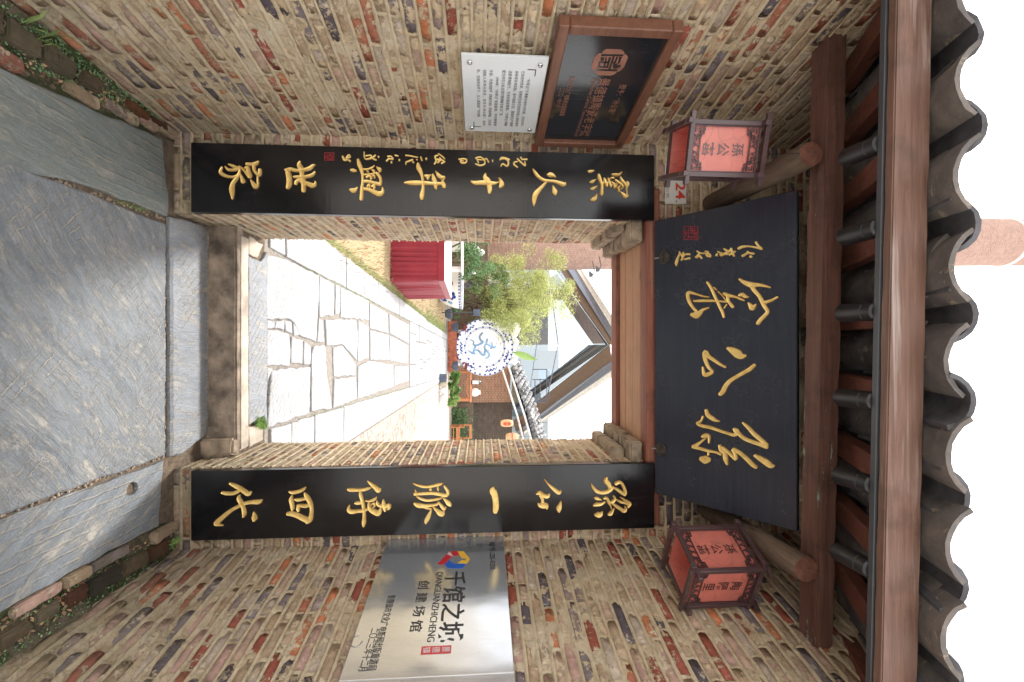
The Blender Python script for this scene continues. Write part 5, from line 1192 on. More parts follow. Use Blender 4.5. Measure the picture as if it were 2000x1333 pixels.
# table with red skirt
t = thing('draped_table', 'table with a pleated dark red skirt and white top on the lawn', 'table', (-1.6, 5.7, GZ))
P = [(-0.985, 4.915), (-0.845, 6.60), (-2.75, 6.75), (-2.88, 5.07)]; zt = 1.03
def skirt(pts, closed=True):
    V = []; n = 0; per = 0.0; ring = []
    for i in range(len(pts)):
        a = Vector((*pts[i], 0)); b = Vector((*pts[(i + 1) % len(pts)], 0)); k = int((b - a).length / 0.011); nn = (b - a).normalized(); nn = Vector((nn.y, -nn.x, 0))
        for j in range(k): ring.append((a.lerp(b, j / k), nn, j / k))
    levels = 12
    for l in range(levels + 1):
        q = l / levels
        for i, (p, nn, f) in enumerate(ring):
            ph = i * 0.011 / 0.085 * 2 * math.pi + 1.3 * math.sin(i * .013) + mnoise.noise(p * 5) * 5
            am = 0.016 * (q ** .5) * (1 + .8 * mnoise.noise(p * 7)) if q > .12 else 0.001
            off = nn * (am * (math.sin(ph) + .35 * math.sin(ph * 2.1 + 1)) + 0.02 * q + (0.006 if q <= .12 else 0))
            z = (zt - 0.01) - (zt - GZ - 0.012) * q + (0.012 * math.sin(i * .05) if l == levels else 0)
            V.append((p.x + off.x, p.y + off.y, z))
    n = len(ring); F = [(l * n + i, (l + 1) * n + i, (l + 1) * n + (i + 1) % n, l * n + (i + 1) % n) for l in range(levels) for i in range(n)]
    return V, F
V, F = skirt(P); MB().add(V, F).build('skirt', M['red_cloth'], t, True)
MB().prism([(x * 1.004, y, zt) for x, y in P], (0, 0, -.03), .004).build('top', M['white_top'], t)
mb = MB(); pa = Vector((-0.985, 4.915, zt - .055)); pb = Vector((-0.845, 6.60, zt - .055)); pc = Vector((-2.88, 5.07, zt - .055))
mb.bar(pa + Vector((.012, -.01, 0)), pb + Vector((.014, 0, 0)), .006, .10); mb.bar(pa + Vector((.006, -.014, 0)), pc + Vector((0, -.012, 0)), .006, .10); mb.build('skirt_band', M['red_cloth'], t)
# second table behind
b2 = W(903, 470, 7.4)
wt = thing('white_table', 'long white trestle table behind the red draped one', 'table', (b2.x - .7, 7.4, GZ))
MB().bx((b2.x - 1.8, 7.35, b2.z - .03), (W(903, 532, 7.4).x, 7.95, b2.z), .008).build('top', M['white_top'], wt)
for x in (b2.x - 1.6, W(903, 532, 7.4).x - .1): MB().bx((x - .03, 7.45, GZ), (x + .03, 7.85, b2.z - .03), .004).build('leg', M['white_top'], wt)
# big basin
bc = G(857, 560, GZ); bc = Vector((-1.83, 13.6, GZ)); Rb = 0.72; Hb = 0.80
bs = thing('porcelain_basin', 'large blue and white porcelain fish basin painted with blue and coral flowers', 'basin', tuple(bc))
auto(MB().lathe(bc, [(0.001, 0.02), (.40, 0), (.44, .03), (.56, .22), (.67, .48), (.71, .68), (.725, .765), (.74, .80), (.70, .81), (.66, .79), (.60, .5), (.001, .35)], 48).build('bowl', M['porcelain'], bs, True), 40)
mb = MB(); 
for i in range(40):
    a = 2 * math.pi * i / 40; q = bc + Vector((math.cos(a) * .722, math.sin(a) * .722, .715)); mb.box(q, (.030, .006, .022), (Vector((-math.sin(a), math.cos(a), 0)), Vector((math.cos(a), math.sin(a), 0)), EZ))
mb.lathe(bc, [(.7325, .762), (.738, .766), (.738, .776), (.7345, .778)], 48); mb.build('rim_pattern', M['cobalt'], bs)
def petals(cx, cz, s, mat, nm, k=5):
    mb = MB()
    for i in range(k):
        a = 2 * math.pi * i / k; ang = math.radians(-62 + cx * 60); pts = []
        for j in range(10):
            b = 2 * math.pi * j / 10; lx = math.cos(a) * s * .6 + math.cos(b) * s * .42; lz = math.sin(a) * s * .6 + math.sin(b) * s * .42
            z = cz + lz; rad = np.interp(z, [0.03, .22, .48, .68, .765], [.44, .56, .67, .71, .725]) + .006; an = ang + lx / .68
            pts.append(bc + Vector((math.cos(an) * rad, math.sin(an) * rad, z)))
        mb.add(pts + [sum(pts, Vector()) / 10], [(q, (q + 1) % 10, 10) for q in range(10)])
    return mb.build(nm, M[mat], bs)
petals(0.0, .45, .16, 'cobalt', 'painted_flower'); petals(-.30, .33, .12, 'coral', 'painted_flower'); petals(-.45, .18, .16, 'cobalt', 'painted_flower'); petals(.35, .15, .14, 'cobalt', 'painted_flower'); petals(-.62, .42, .10, 'coral', 'painted_flower'); petals(.45, .40, .09, 'cobalt_pale', 'painted_flower')
# the great plate on its plinth
pc = W(947, 678.5, 17.6); Rp = W(1003, 678.5, 17.6).z - pc.z
pz = thing('porcelain_plate', 'giant blue and white porcelain plate with a dragon, standing upright', 'plate', (pc.x, 17.7, .6))
ax3 = (Vector((1, 0, 0)), Vector((0, .05, 1)).normalized(), Vector((0, -1, .05)).normalized())
auto(MB().lathe(Vector((pc.x, 17.72, pc.z)), [(.001, -.03), (Rp * .6, -.05), (Rp * .97, .10), (Rp, .13), (Rp * .985, .14), (Rp * .78, .07), (Rp * .62, .02), (.001, .012)], 72, ax3).build('dish', M['porcelain'], pz, True), 30)
pf = lambda x, z, o=0.0: Vector((pc.x, 17.72, pc.z)) + ax3[0] * x + ax3[1] * z + ax3[2] * (np.interp(math.hypot(x, z) / Rp, [0, .62, .78, .985, 1], [.012, .02, .07, .14, .13]) + .010 + o)
def dots(lst, r, mat, nm, k=7):
    mb = MB()
    for (x, z) in lst: mb.add([pf(x, z)] + [pf(x + math.cos(a) * r, z + math.sin(a) * r) for a in [2 * math.pi * j / k for j in range(k)]], [(0, 1 + j, 1 + (j + 1) % k) for j in range(k)])
    return mb.build(nm, M[mat], pz)
def band(pts, w_, mat, nm):
    mb = MB(); V = []
    for i, (x, z) in enumerate(pts):
        a = pts[max(i - 1, 0)]; b = pts[min(i + 1, len(pts) - 1)]; dx, dz = b[0] - a[0], b[1] - a[1]; L = math.hypot(dx, dz) or 1
        ww = w_ * (0.5 + 0.5 * math.sin(math.pi * min(1, i / len(pts) + .15))); V += [pf(x - dz / L * ww, z + dx / L * ww), pf(x + dz / L * ww, z - dx / L * ww)]
    return mb.add(V, [(2 * i, 2 * i + 1, 2 * i + 3, 2 * i + 2) for i in range(len(pts) - 1)]).build(nm, M[mat], pz)
def zx(px, py):   # pixel of the plate zoom -> plate coordinates (x right, z up)
    X = 880 + px / 9.522; Y = 610 + py / 9.522; q = W(X, Y, 17.6); return (q.x - pc.x, q.z - pc.z)
for st in ([(600, 380), (540, 450), (560, 520), (600, 560), (540, 600), (470, 620), (420, 600), (430, 550), (360, 510)], [(470, 620), (440, 690), (420, 760), (360, 740), (330, 710)], [(450, 700), (520, 720), (570, 780), (620, 800), (640, 720), (630, 640), (660, 600), (700, 610), (720, 640)], [(640, 690), (690, 740), (720, 800), (690, 850), (650, 870)], [(660, 590), (680, 520), (690, 490)], [(700, 610), (760, 640), (810, 660), (850, 630)], [(750, 690), (770, 600), (760, 570)], [(380, 760), (470, 780)]):
    q = catmull([(*zx(*p), 1) for p in st], 5); band([(a, b) for a, b, _ in q], .050, 'cobalt_pale', 'dragon_line')
g = random.Random(5)
for rad, w_ in ((.70, .010), (.985, .012), (.655, .006)): band([(math.cos(a) * Rp * rad, math.sin(a) * Rp * rad) for a in [2 * math.pi * i / 90 for i in range(91)]], w_, 'cobalt', 'painted_ring')
dots([(math.cos(a) * Rp * r, math.sin(a) * Rp * r) for a, r in [(2 * math.pi * i / 34, .95) for i in range(34)]], .045, 'cobalt', 'rim_flower')
dots([(math.cos(a) * Rp * r, math.sin(a) * Rp * r) for a, r in [(2 * math.pi * i / 18 + .1, .70) for i in range(18)]], .045, 'cobalt', 'inner_flower')
dots([(math.cos(a) * Rp * r, math.sin(a) * Rp * r) for a, r in [(g.uniform(0, 6.28), g.uniform(.15, .6)) for i in range(26)]], .022, 'coral', 'red_dot')
dots([(math.cos(a) * Rp * r, math.sin(a) * Rp * r) for a, r in [(2 * math.pi * i / 7 + .35 + g.uniform(-.12, .12), .82 + g.uniform(-.03, .03)) for i in range(42)]], .020, 'cobalt', 'rim_dot')
for i in range(7):
    a0 = 2 * math.pi * i / 7; q = [(math.cos(a0 + .05 * k) * Rp * (.83 + .045 * math.sin(k * 2.2)), math.sin(a0 + .05 * k) * Rp * (.83 + .045 * math.sin(k * 2.2))) for k in range(12)]
    q = catmull([(x, z, 1) for x, z in q], 3); band([(x, z) for x, z, _ in q], .024, 'cobalt', 'rim_dragon')
plp = thing('plinth', 'long low terracotta coloured plinth under the giant plate', 'plinth', (pc.x, 17.9, GZ))
xa = W(880, 628, 17.5).x; xb = W(880, 726, 17.5).x; zp = W(892, 678, 17.5).z
simple('terracotta', (0.42, 0.13, 0.075), 0.85, var=0.35, nsc=7, bump=0.5, bscale=20)
MB().bx((xa, 17.45, GZ), (xb, 18.3, zp), .02).build('block', M['terracotta'], plp)
st_ = thing('plate_stand', 'terracotta red stand whose corners show behind the giant plate', 'stand', (pc.x, 18.0, .6))
MB().bx((xa + .5, 17.98, zp), (xb - .5, 18.06, pc.z + Rp * .93), .02).build('back_panel', M['terracotta'], st_)
for s, Y in ((0, 640), (1, 715)):
    q = W(903, Y, 17.3); t = thing('potted_plant', ('left', 'right')[s] + ' potted plant with reddish leaves at the foot of the giant plate', 'potted plant', (q.x, 17.3, GZ), 'potted plants before the giant plate')
    auto(MB().lathe((q.x, 17.0, zp - .16), [(.10, 0), (.17, .02), (.22, .22), (.235, .23), (.20, .24), (.01, .2)], 20).build('pot', M['slate_blue'], t, True)); leaves(260, clump_fn(clumps((q.x, 17.0, q.z + .12), (.24, .2, .2), 6, 3 + s)), .09, M['leaf_red'], 'foliage', t, s)
def figure(name, lab, px, y, prof, mat='porcelain', cat='statue', extra=None, z0=None, n=20):
    b = W(px[0], px[1], y); t = thing(name, lab, cat, tuple(b)); auto(MB().lathe(b, prof, n).build('body', M[mat], t, True), 50)
    if extra: extra(t, b)
    return t
def rocks(t, b, s, mat, seed, nm='rock', k=5):
    g = random.Random(seed)
    for i in range(k):
        c = b + Vector((g.uniform(-s, s) * .7, g.uniform(-.2, .2) * s, g.uniform(0.2, .9) * s)); h = s * g.uniform(.25, .45)
        bm = bmesh.new(); bmesh.ops.create_icosphere(bm, subdivisions=2, radius=h)
        for v in bm.verts: v.co = c + v.co * (1 + .45 * mnoise.noise(v.co * (2.2 / h) + Vector((seed + i, 0, 0)))) - wloc(t)
        me = bpy.data.meshes.new(nm); bm.to_mesh(me); bm.free(); me.materials.append(M[mat]); o = bpy.data.objects.new(nm, me); COL.objects.link(o); o.parent = t
for nm, lab, px, y, s, mt, sd, k in (('garden_rock', 'purple grey scholar rock behind the basin', (905, 545), 16.0, .42, 'rock_grey', 2, 7), ('statue', 'white porcelain sculpture against the dark garden wall', (915, 546), 16.3, .36, 'porcelain', 7, 8), ('statue', 'big white porcelain sculpture behind the upper left rim of the giant plate', (984, 660), 19.5, .75, 'porcelain', 9, 10), ('statue', 'white porcelain form between the plate and the tiled roof', (992, 700), 19.5, .5, 'porcelain', 12, 6), ('statue', 'white and blue porcelain piece half hidden by the left door jamb', (925, 482), 13.8, .32, 'porcelain', 15, 6)):
    b = W(px[0], px[1], y); t = thing(nm, lab, 'sculpture' if nm == 'statue' else 'rock', tuple(b)); rocks(t, b, s, mt, sd, 'lump', k)
    if b.z > 1.0: MB().bx((b.x - s * .5, y - .2, GZ), (b.x + s * .5, y + .2, b.z + s * .25), .02).build('pedestal', M['plaster_white'], t)
c_ = W(1030, 697, 19.0); t = thing('banana_plant', 'big bright green banana leaf rising right of the giant plate', 'plant', (c_.x, 19, GZ))
V = []; 
for i in range(12):
    k = i / 11; w_ = .17 * math.sin(math.pi * min(1, k * .9 + .08)); p = W(1005 + 45 * k, 689 + 14 * k, 19.0); V += [(p.x - w_, 19 + .1, p.z - w_ * .2), (p.x, 19, p.z), (p.x + w_, 19.1, p.z - w_ * .3)]
F = [(3 * i + j, 3 * i + j + 1, 3 * i + 4 + j, 3 * i + 3 + j) for i in range(11) for j in (0, 1)]
MB().add(V, F).build('leaf', M['leaf_fresh'], t, True); MB().tube([(c_.x - .4, 19, GZ), tuple(W(1005, 689, 19.0))], [.07, .04], 8).build('stem', M['leaf_fresh'], t)
q = W(925, 611, 14.5); t = thing('garden_lamp', 'small grey garden lamp on a post right of the basin', 'lamp', (q.x, 14.5, GZ)); MB().cyl((q.x, 14.5, GZ), (q.x, 14.5, q.z), .02).build('post', M['dark_metal'], t); MB().bx((q.x - .12, 14.42, q.z - .02), (q.x + .12, 14.58, q.z + .24), .015).build('lamp_head', M['slate_blue'], t)
q = G(868, 612, GZ); t = thing('potted_plant', 'dark round pot with a bush between the basin and the plinth', 'potted plant', tuple(q)); auto(MB().lathe(q + Vector((0, .4, 0)), [(.12, 0), (.2, .1), (.22, .26), (.18, .28), (.01, .24)], 18).build('pot', M['slate_blue'], t, True)); leaves(350, clump_fn(clumps((q.x, q.y + .4, q.z + .45), (.3, .3, .25), 6, 31)), .08, M['leaf_green'], 'foliage', t, 2)
grass('grass_edge', 2600, lambda g: (lambda y: (L0(y) - abs(g.gauss(0, .05)), y, GZ))(g.uniform(1.4, 9.5)), .04, 'edge_grass', 1)
grass('grass_edge', 2200, lambda g: (lambda y: (-0.80 + .028 * y - abs(g.gauss(0, .16)), y, GZ))(g.uniform(9.5, 16)), .06, 'edge_grass', 2, .006)
grass('lawn_grass', 9000, lambda g: (g.uniform(-4.5, -.75), g.uniform(2.2, 15), GZ), .05, 'leaf_dead', 3, .006)
grass('joint_weeds', 220, lambda g: (g.gauss(.545, .014), g.gauss(.565, .016), .165), .032, 'leaf_fresh', 4, .003)
grass('joint_weeds', 160, lambda g: (g.gauss(.527, .012), g.gauss(.50, .012), .168), .03, 'leaf_fresh', 5, .003)

# brick hut with tiled roof, right
hut = thing('brick_hut', 'small brick outbuilding with a sloping tiled roof behind the pot plants', 'building', (4, 21, GZ))
yb = 21.0
a = W(890, 727, yb); b = W(997, 786, yb); zt_ = W(997, 760, yb).z; MB().bx((a.x - .2, yb, GZ), (b.x, yb + 2.2, zt_), .01).build('brick_wall', M['hut_brick'], hut)
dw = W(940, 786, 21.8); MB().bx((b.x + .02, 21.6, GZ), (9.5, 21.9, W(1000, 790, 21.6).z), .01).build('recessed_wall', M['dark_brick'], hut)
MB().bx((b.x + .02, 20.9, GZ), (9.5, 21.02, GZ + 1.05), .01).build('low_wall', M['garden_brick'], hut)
r0 = W(1003, 722, 20.6); r1 = W(1040, 790, 20.4); r2 = W(1050, 862, 17.5)
# tiled slope: eave line and ridge line
e0, e1, e2 = W(1000, 722, 20.6), W(1032, 812, 20.0), W(1048, 870, 18.6)
g0, g1, g2 = W(1012, 706, 23.0), W(1042, 790, 22.6), W(1068, 872, 21.5)
mb = MB(); mb.add([e0, e1, g1, g0, e2, g2], [(0, 1, 2, 3), (1, 4, 5, 2)]); mb.add([v - Vector((0, 0, .12)) for v in (e0, e1, g1, g0, e2, g2)], [(3, 2, 1, 0), (2, 5, 4, 1)]); mb.build('roof_deck', M['slate_blue'], hut)
mb = MB(); simple('roof_tile_far', (0.30, 0.30, 0.31), 0.8, var=0.6, nsc=3, bump=0.3)
for i in range(17):
    k = i / 16; ea = (e0.lerp(e1, k * 2) if k < .5 else e1.lerp(e2, k * 2 - 1)); ga = (g0.lerp(g1, k * 2) if k < .5 else g1.lerp(g2, k * 2 - 1)); off = Vector((0, 0, .06))
    for j in range(8):
        p_ = ea.lerp(ga, j / 8) + off; q_ = ea.lerp(ga, (j + 1.15) / 8) + off; mb.cyl(p_, q_, .13 + rr.uniform(-.02, .02), .10, 8, True)
tag(mb.build('roof_tiles', M['roof_tile_far'], hut), kind='stuff')
for o3 in ((-.10, 0), (-.28, -.1)):
    mb = MB(); mb.tube([e0 + Vector((-.2, o3[1] - .1, o3[0] * 2)), e1 + Vector((0, o3[1] - .1, o3[0] * 2)), e2 + Vector((0, o3[1] - .1, o3[0] * 2))], .05, 6); mb.build('eave_board', M['plaster_white'], hut)
mb = MB(); f0, f1 = W(1000, 722, 20.7), W(997, 786, 21.0); f2 = W(1008, 786, 21.0)
mb.add([W(1001, 716, 20.9), W(998, 786, 20.9), W(1022, 786, 21.9), W(1010, 708, 21.9)], [(0, 1, 2, 3)]); mb.build('plaster_gable', M['plaster_cream'], hut)
MB().bar(e1 + Vector((.3, .3, -.35)), e2 + Vector((.4, .6, -.55)), .12, .16).build('eave_beam', M['rafter_wood'], hut)
# console table with a lantern and a vase
zt = W(920, 760, 18.2).z; xa = W(920, 722, 18.2).x; xb = W(920, 787, 18.2).x
t = thing('console_table', 'carved orange wood console table against the brick hut', 'table', ((xa + xb) / 2, 18.4, GZ))
MB().bx((xa, 18.2, zt - .06), (xb, 18.75, zt), .01).build('top', M['court_wood'], t)
for x in (xa + .12, xb - .12):
    for y in (18.27, 18.68): MB().bx((x - .05, y - .04, GZ), (x + .05, y + .04, zt - .06), .008).build('leg', M['court_wood'], t)
mb = MB(); mb.tube([(xa + .1, 18.25, zt - .22), (xa + .35, 18.25, zt - .10), (xa + .55, 18.25, zt - .20), ((xa + xb) / 2, 18.25, zt - .15), (xb - .5, 18.25, zt - .20), (xb - .3, 18.25, zt - .1), (xb - .1, 18.25, zt - .25)], .03, 6); mb.build('apron', M['court_wood'], t)
q = W(925, 747, 18.35); t = thing('table_lantern', 'small white and black lantern on the console table', 'lantern', (q.x, 18.4, zt))
MB().bx((q.x - .08, 18.32, zt + .05), (q.x + .08, 18.48, zt + .36), .01).build('glass_body', M['porcelain'], t)
MB().bx((q.x - .10, 18.30, zt), (q.x + .10, 18.50, zt + .05), .008).build('base', M['black_metal'], t); MB().lathe((q.x, 18.4, zt + .36), [(.14, 0), (.10, .04), (.03, .09), (.035, .12), (.001, .14)], 8).build('cap', M['black_metal'], t)
q = W(925, 767, 18.35); t = thing('vase', 'plump white porcelain vase on the console table', 'vase', (q.x, 18.4, zt)); auto(MB().lathe((q.x, 18.4, zt), [(.10, 0), (.17, .06), (.195, .16), (.17, .27), (.11, .34), (.095, .39), (.11, .43), (.09, .43), (.08, .38), (.001, .36)], 28).build('body', M['porcelain'], t, True), 60)
# pots with grasses along the hut
for i, (Y, X, r, col) in enumerate(((738, 876, .15, 'slate_blue'), (750, 880, .13, 'plaster_cream'), (763, 882, .14, 'porcelain'), (778, 884, .17, 'porcelain'))):
    q = G(X, Y, GZ); q = Vector((q.x * 16.2 / (q.y + 2.563), 13.6, GZ)); 
    t = thing('potted_plant', ('dark square pot', 'cream round pot', 'pale pot', 'wide white pot')[i] + ' of green grasses before the console table', 'potted plant', tuple(q), 'potted plants before the console table')
    if i == 0: MB().bx((q.x - r * .9, q.y - r * .9, GZ), (q.x + r * .9, q.y + r * .9, GZ + .24), .01).build('pot', M[col], t)
    else: auto(MB().lathe(q, [(r * .6, 0), (r * .95, .12), (r, .20), (r * .8, .24), (.01, .2)], 18).build('pot', M[col], t, True))
    leaves(600, clump_fn(clumps((q.x, q.y, GZ + .50), (.30, .25, .22), 8, 40 + i)), .19, M['leaf_fresh' if i % 2 else 'grass'], 'foliage', t, 40 + i, .14, droop=-.2)
c_ = W(890, 810, 20.2); leaves(9000, lambda g: np.array([g.uniform(b.x + .2, 9), 20.3 + g.uniform(-.3, .35), GZ + abs(g.normal(0, .42))]), .10, M['leaf_green'], 'ground_cover', None, 77, kind='stuff')
# wooden chair
q = G(884, 848, GZ); q = Vector((4.02, 19.0, GZ)); t = thing('wooden_chair', 'plain orange brown wooden armchair in front of the hut, cut by the right door jamb', 'chair', tuple(q))
for dx in (0, .62):
    for dy in (0, .5): MB().bx((q.x + dx - .03, q.y + dy - .03, GZ), (q.x + dx + .03, q.y + dy + .03, GZ + (.62 if dy == 0 else 1.0)), .004).build('leg', M['court_wood'], t)
MB().bx((q.x - .04, q.y - .04, GZ + .40), (q.x + .66, q.y + .54, GZ + .44), .006).build('seat', M['court_wood'], t)
for dx in (0, .62): MB().bx((q.x + dx - .04, q.y - .06, GZ + .62), (q.x + dx + .04, q.y + .54, GZ + .66), .006).build('armrest', M['court_wood'], t)
MB().bx((q.x - .03, q.y + .48, GZ + .88), (q.x + .65, q.y + .53, GZ + 1.0), .006).build('backrest', M['court_wood'], t); MB().bx((q.x - .03, q.y - .02, GZ + .14), (q.x + .65, q.y + .01, GZ + .18), .004).build('stretcher', M['court_wood'], t)
MB().bx((q.x - .03, q.y - .03, GZ + .28), (q.x + .65, q.y, GZ + .40), .004).build('apron', M['court_wood'], t)
# hanging oval lanterns
m_paper('paper_cream', (0.85, 0.62, 0.38)); m_paper('paper_red', (0.80, 0.12, 0.05))
for i, (X, Y, mt, lab) in enumerate(((990, 827, 'paper_red', 'oval lantern painted orange red, farther from the door jamb'), (1000, 853, 'paper_cream', 'oval cream lantern partly hidden by the right door jamb'))):
    q = W(X, Y, 13.5); t = thing('hanging_lantern', lab, 'lantern', tuple(q), 'oval lanterns under the hut eave'); hh = .22; wr = .125
    auto(MB().lathe(q - Vector((0, 0, hh)), [(.05, 0), (wr * .8, .03), (wr, .12), (wr * 1.02, hh), (wr, 2 * hh - .12), (wr * .8, 2 * hh - .03), (.05, 2 * hh)], 24).build('paper_body', M['paper_cream'], t, True), 60)
    mb = MB()
    if i == 0: 
        V = []
        for a in range(16): 
            an = 2 * math.pi * a / 16; x = math.cos(an) * .075; z = math.sin(an) * .14; V.append((q.x + x, q.y - math.sqrt(max(0, wr * wr - x * x)) - .006, q.z + z))
        mb.add(V + [(q.x, q.y - wr - .007, q.z)], [(k, (k + 1) % 16, 16) for k in range(16)]); mb.build('red_medallion', M['paper_red'], t)
    else: mb.lathe(q + Vector((0, 0, -.02)), [(wr * 1.03, 0), (wr * 1.035, .01), (wr * 1.035, .03), (wr * 1.03, .04)], 24); mb.build('lettered_band', M['coral'], t)
    MB().tube([q + Vector((0, 0, hh)), q + Vector((0, 0, hh + 1.2))], .006, 5).build('cord', M['black_metal'], t)

# unseen wall added to bounce light: the boards and the steel plate mirror it
aw = thing('bounce_wall', 'pale rendered wall on the far side of the alley behind the camera', 'wall', (0, -8.1, 0))
MB().bx((-14, -8.3, 0), (14, -8.0, 2.9), .02).build('wall', M['plaster_white'], aw); MB().bx((-14.1, -8.4, 2.9), (14.1, -7.9, 3.02), .02).build('coping', M['tile'], aw)
# prow shaped glass building
gb = thing('glass_building', 'modern glass fronted building with a pointed roof and brown beams', 'building', (1, 30, GZ))
A_ = W(1191, 674, 27.0); B_ = W(1062, 480, 33.0); C_ = W(1040, 794, 33.0)
Bz = W(1090, 532, 31.4); D_ = C_ + (C_ - A_) * 0.55
def face(p, q, nm, mat, off=Vector((0, 0, 0))): return MB().add([Vector((p.x, p.y, GZ)) + off, Vector((q.x, q.y, GZ)) + off, q + off, p + off], [(0, 1, 2, 3)])
face(A_, B_, '', '').build('glass_front', M['glass_pane'], gb); face(A_, D_, '', '').build('glass_front', M['glass_pane'], gb)
for k, q in ((.0, A_), ):
    MB().bar((A_.x, A_.y - .03, GZ), (A_.x, A_.y - .03, A_.z), .09, .09).build('corner_post', M['gutter_metal'], gb)
for tgt, ks in ((B_, (.22, .45, .7)), (D_, (.14, .30, .47, .65))):
    for k in ks: q = A_.lerp(tgt, k); MB().bar((q.x, q.y - .03, GZ), (q.x, q.y - .03, q.z), .05, .06).build('mullion', M['gutter_metal'], gb)
    for zr in (3.4, 5.2, 6.6):
        k = min(1, (A_.z - zr) / (A_.z - tgt.z)); q = A_.lerp(tgt, k); MB().bar((A_.x, A_.y - .04, zr), (q.x, q.y - .04, zr), .05, .05).build('transom', M['gutter_metal'], gb)
def strip(pa, pb, name, mat, th=.3, nm=None):
    """raking fascia: pa, pb two pixel lines ((X,Y) apex, (X,Y) foot) at given depths"""
    (a0, a1), (b0, b1), y0, y1 = pa, pb, *th; V = [W(*a0, y0), W(*a1, y1), W(*b1, y1), W(*b0, y0)]
    MB().prism(V, (0, .35, 0.02)).build(name, M[mat], gb)
for (lo, up, nmx, mt, d0) in ((((1191, 674), (1040, 794)), ((1195, 704), (1045, 815)), 'roof_beam', 'anodised', 0), (((1196, 705), (1046, 816)), ((1196, 722), (1049, 824)), 'gutter', 'gutter_metal', -.15), (((1197, 723), (1050, 825)), ((1197, 736), (1052, 830)), 'eave_strip', 'plaster_white', -.1)):
    f = 1.25; ext = lambda a, b: (a, (a[0] + (b[0] - a[0]) * f, a[1] + (b[1] - a[1]) * f)); strip(ext(*lo), ext(*up), nmx, mt, (26.7 + d0, 33.5 + d0))
for (lo, up, nmx, mt, d0) in ((((1191, 674), (1090, 532)), ((1200, 672), (1111, 532)), 'roof_beam', 'anodised', 0), (((1200, 671), (1112, 531)), ((1207, 660), (1127, 531)), 'gutter', 'gutter_metal', -.15), (((1207, 659), (1128, 530)), ((1210, 640), (1138, 530)), 'eave_strip', 'plaster_white', -.1)):
    f = 1.3; strip(ext(*lo), ext(*up), nmx, mt, (26.7 + d0, 33.0 + d0))
simple('soffit_brown', (0.19, 0.155, 0.13), 0.6, bump=0)
for lo, up, e_ in ((((1188, 674), (1040, 792)), ((1150, 674), (1040, 762)), 33.8), (((1188, 674), (1088, 534)), ((1160, 674), (1070, 545)), 33.3)):
    V = [W(*lo[0], 27.3), W(*lo[1], e_), W(*up[1], e_), W(*up[0], 27.3)]; MB().prism(V, (0, .2, .02)).build('soffit', M['soffit_brown'], gb)
MB().bx((A_.x - 6, 34.2, GZ), (A_.x + 12, 34.5, 7.0)).build('rear_wall', M['interior_white'], gb)
for X0, X1, Y0, Y1, mt in ((1052, 1092, 685, 722, 'anodised'), (1040, 1052, 700, 830, 'slate_blue'), (1052, 1092, 722, 742, 'cobalt_pale'), (1066, 1074, 724, 745, 'terracotta'), (1000, 1040, 700, 800, 'slate_blue'), (1056, 1075, 560, 600, 'slate_blue'), (1080, 1100, 555, 585, 'dark_metal')):  # blocks behind the glass; the brown one stands in for a mirrored building
    p = W(X0, Y0, 33.2); q = W(X1, Y1, 33.2); MB().bx((min(p.x, q.x), 33.2, min(p.z, q.z)), (max(p.x, q.x), 33.9, max(p.z, q.z)), .02).build('interior_and_reflection_block', M[mt], gb)
rl = thing('balcony_railing', 'slim dark metal railing of the spiral stair beside the tiled roof', 'railing', tuple(W(1040, 760, 26)))
for a, b in (((1040, 742), (1072, 742)), ((1072, 742), (1072, 778)), ((1040, 790), (1068, 778)), ((1045, 742), (1045, 790)), ((1055, 740), (1055, 785)), ((1040, 722), (1068, 722)), ((1068, 722), (1068, 790)), ((1042, 786), (1066, 786))): MB().tube([W(*a, 26), W(*b, 26)], .03, 5).build('rail', M['slate_blue'], rl)
# far plain building closing the court on the left behind the bushes
# chimney
cx, cy = -6.93, 27.437
ch = thing('kiln_chimney', 'tall round brick kiln chimney rising behind the gate roof', 'chimney', (cx, cy, GZ))
rad = lambda z: 2.25 - (z - 5) * 0.0192
prof = [(rad(z), z) for z in (GZ, 6, 12, 20, 28, 36, 44, 50)]; MB().lathe((cx, cy, 0), prof, 64).build('shaft', M['chimney_brick'], ch, True)
for z in (14.5, 26.0, 38.3): MB().lathe((cx, cy, 0), [(rad(z) - .02, z - .13), (rad(z) + .05, z - .12), (rad(z) + .05, z + .12), (rad(z) - .02, z + .13)], 64).build('ring', M['plaster_white'], ch, True)
for i, (X, Y) in enumerate(((1168, 527), (1155, 537))):
    q = W(X, Y, 24.9); t = thing('floodlight', ('upper', 'lower')[i] + ' dark floodlight on a bracket beside the chimney', 'floodlight', tuple(q)); MB().lathe(q, [(.05, .12), (.10, .10), (.20, -.14), (.17, -.15), (.01, -.05)], 14, (Vector((1, 0, 0)), Vector((0, 1, .3)).normalized(), Vector((.35, 0, 1)).normalized())).build('hood', M['dark_metal'], t)
    MB().tube([q + Vector((0, 0, .1)), q + Vector((-.25, .1, .22)), q + Vector((-.9, .5, .2))], .03, 5).build('bracket', M['dark_metal'], t)

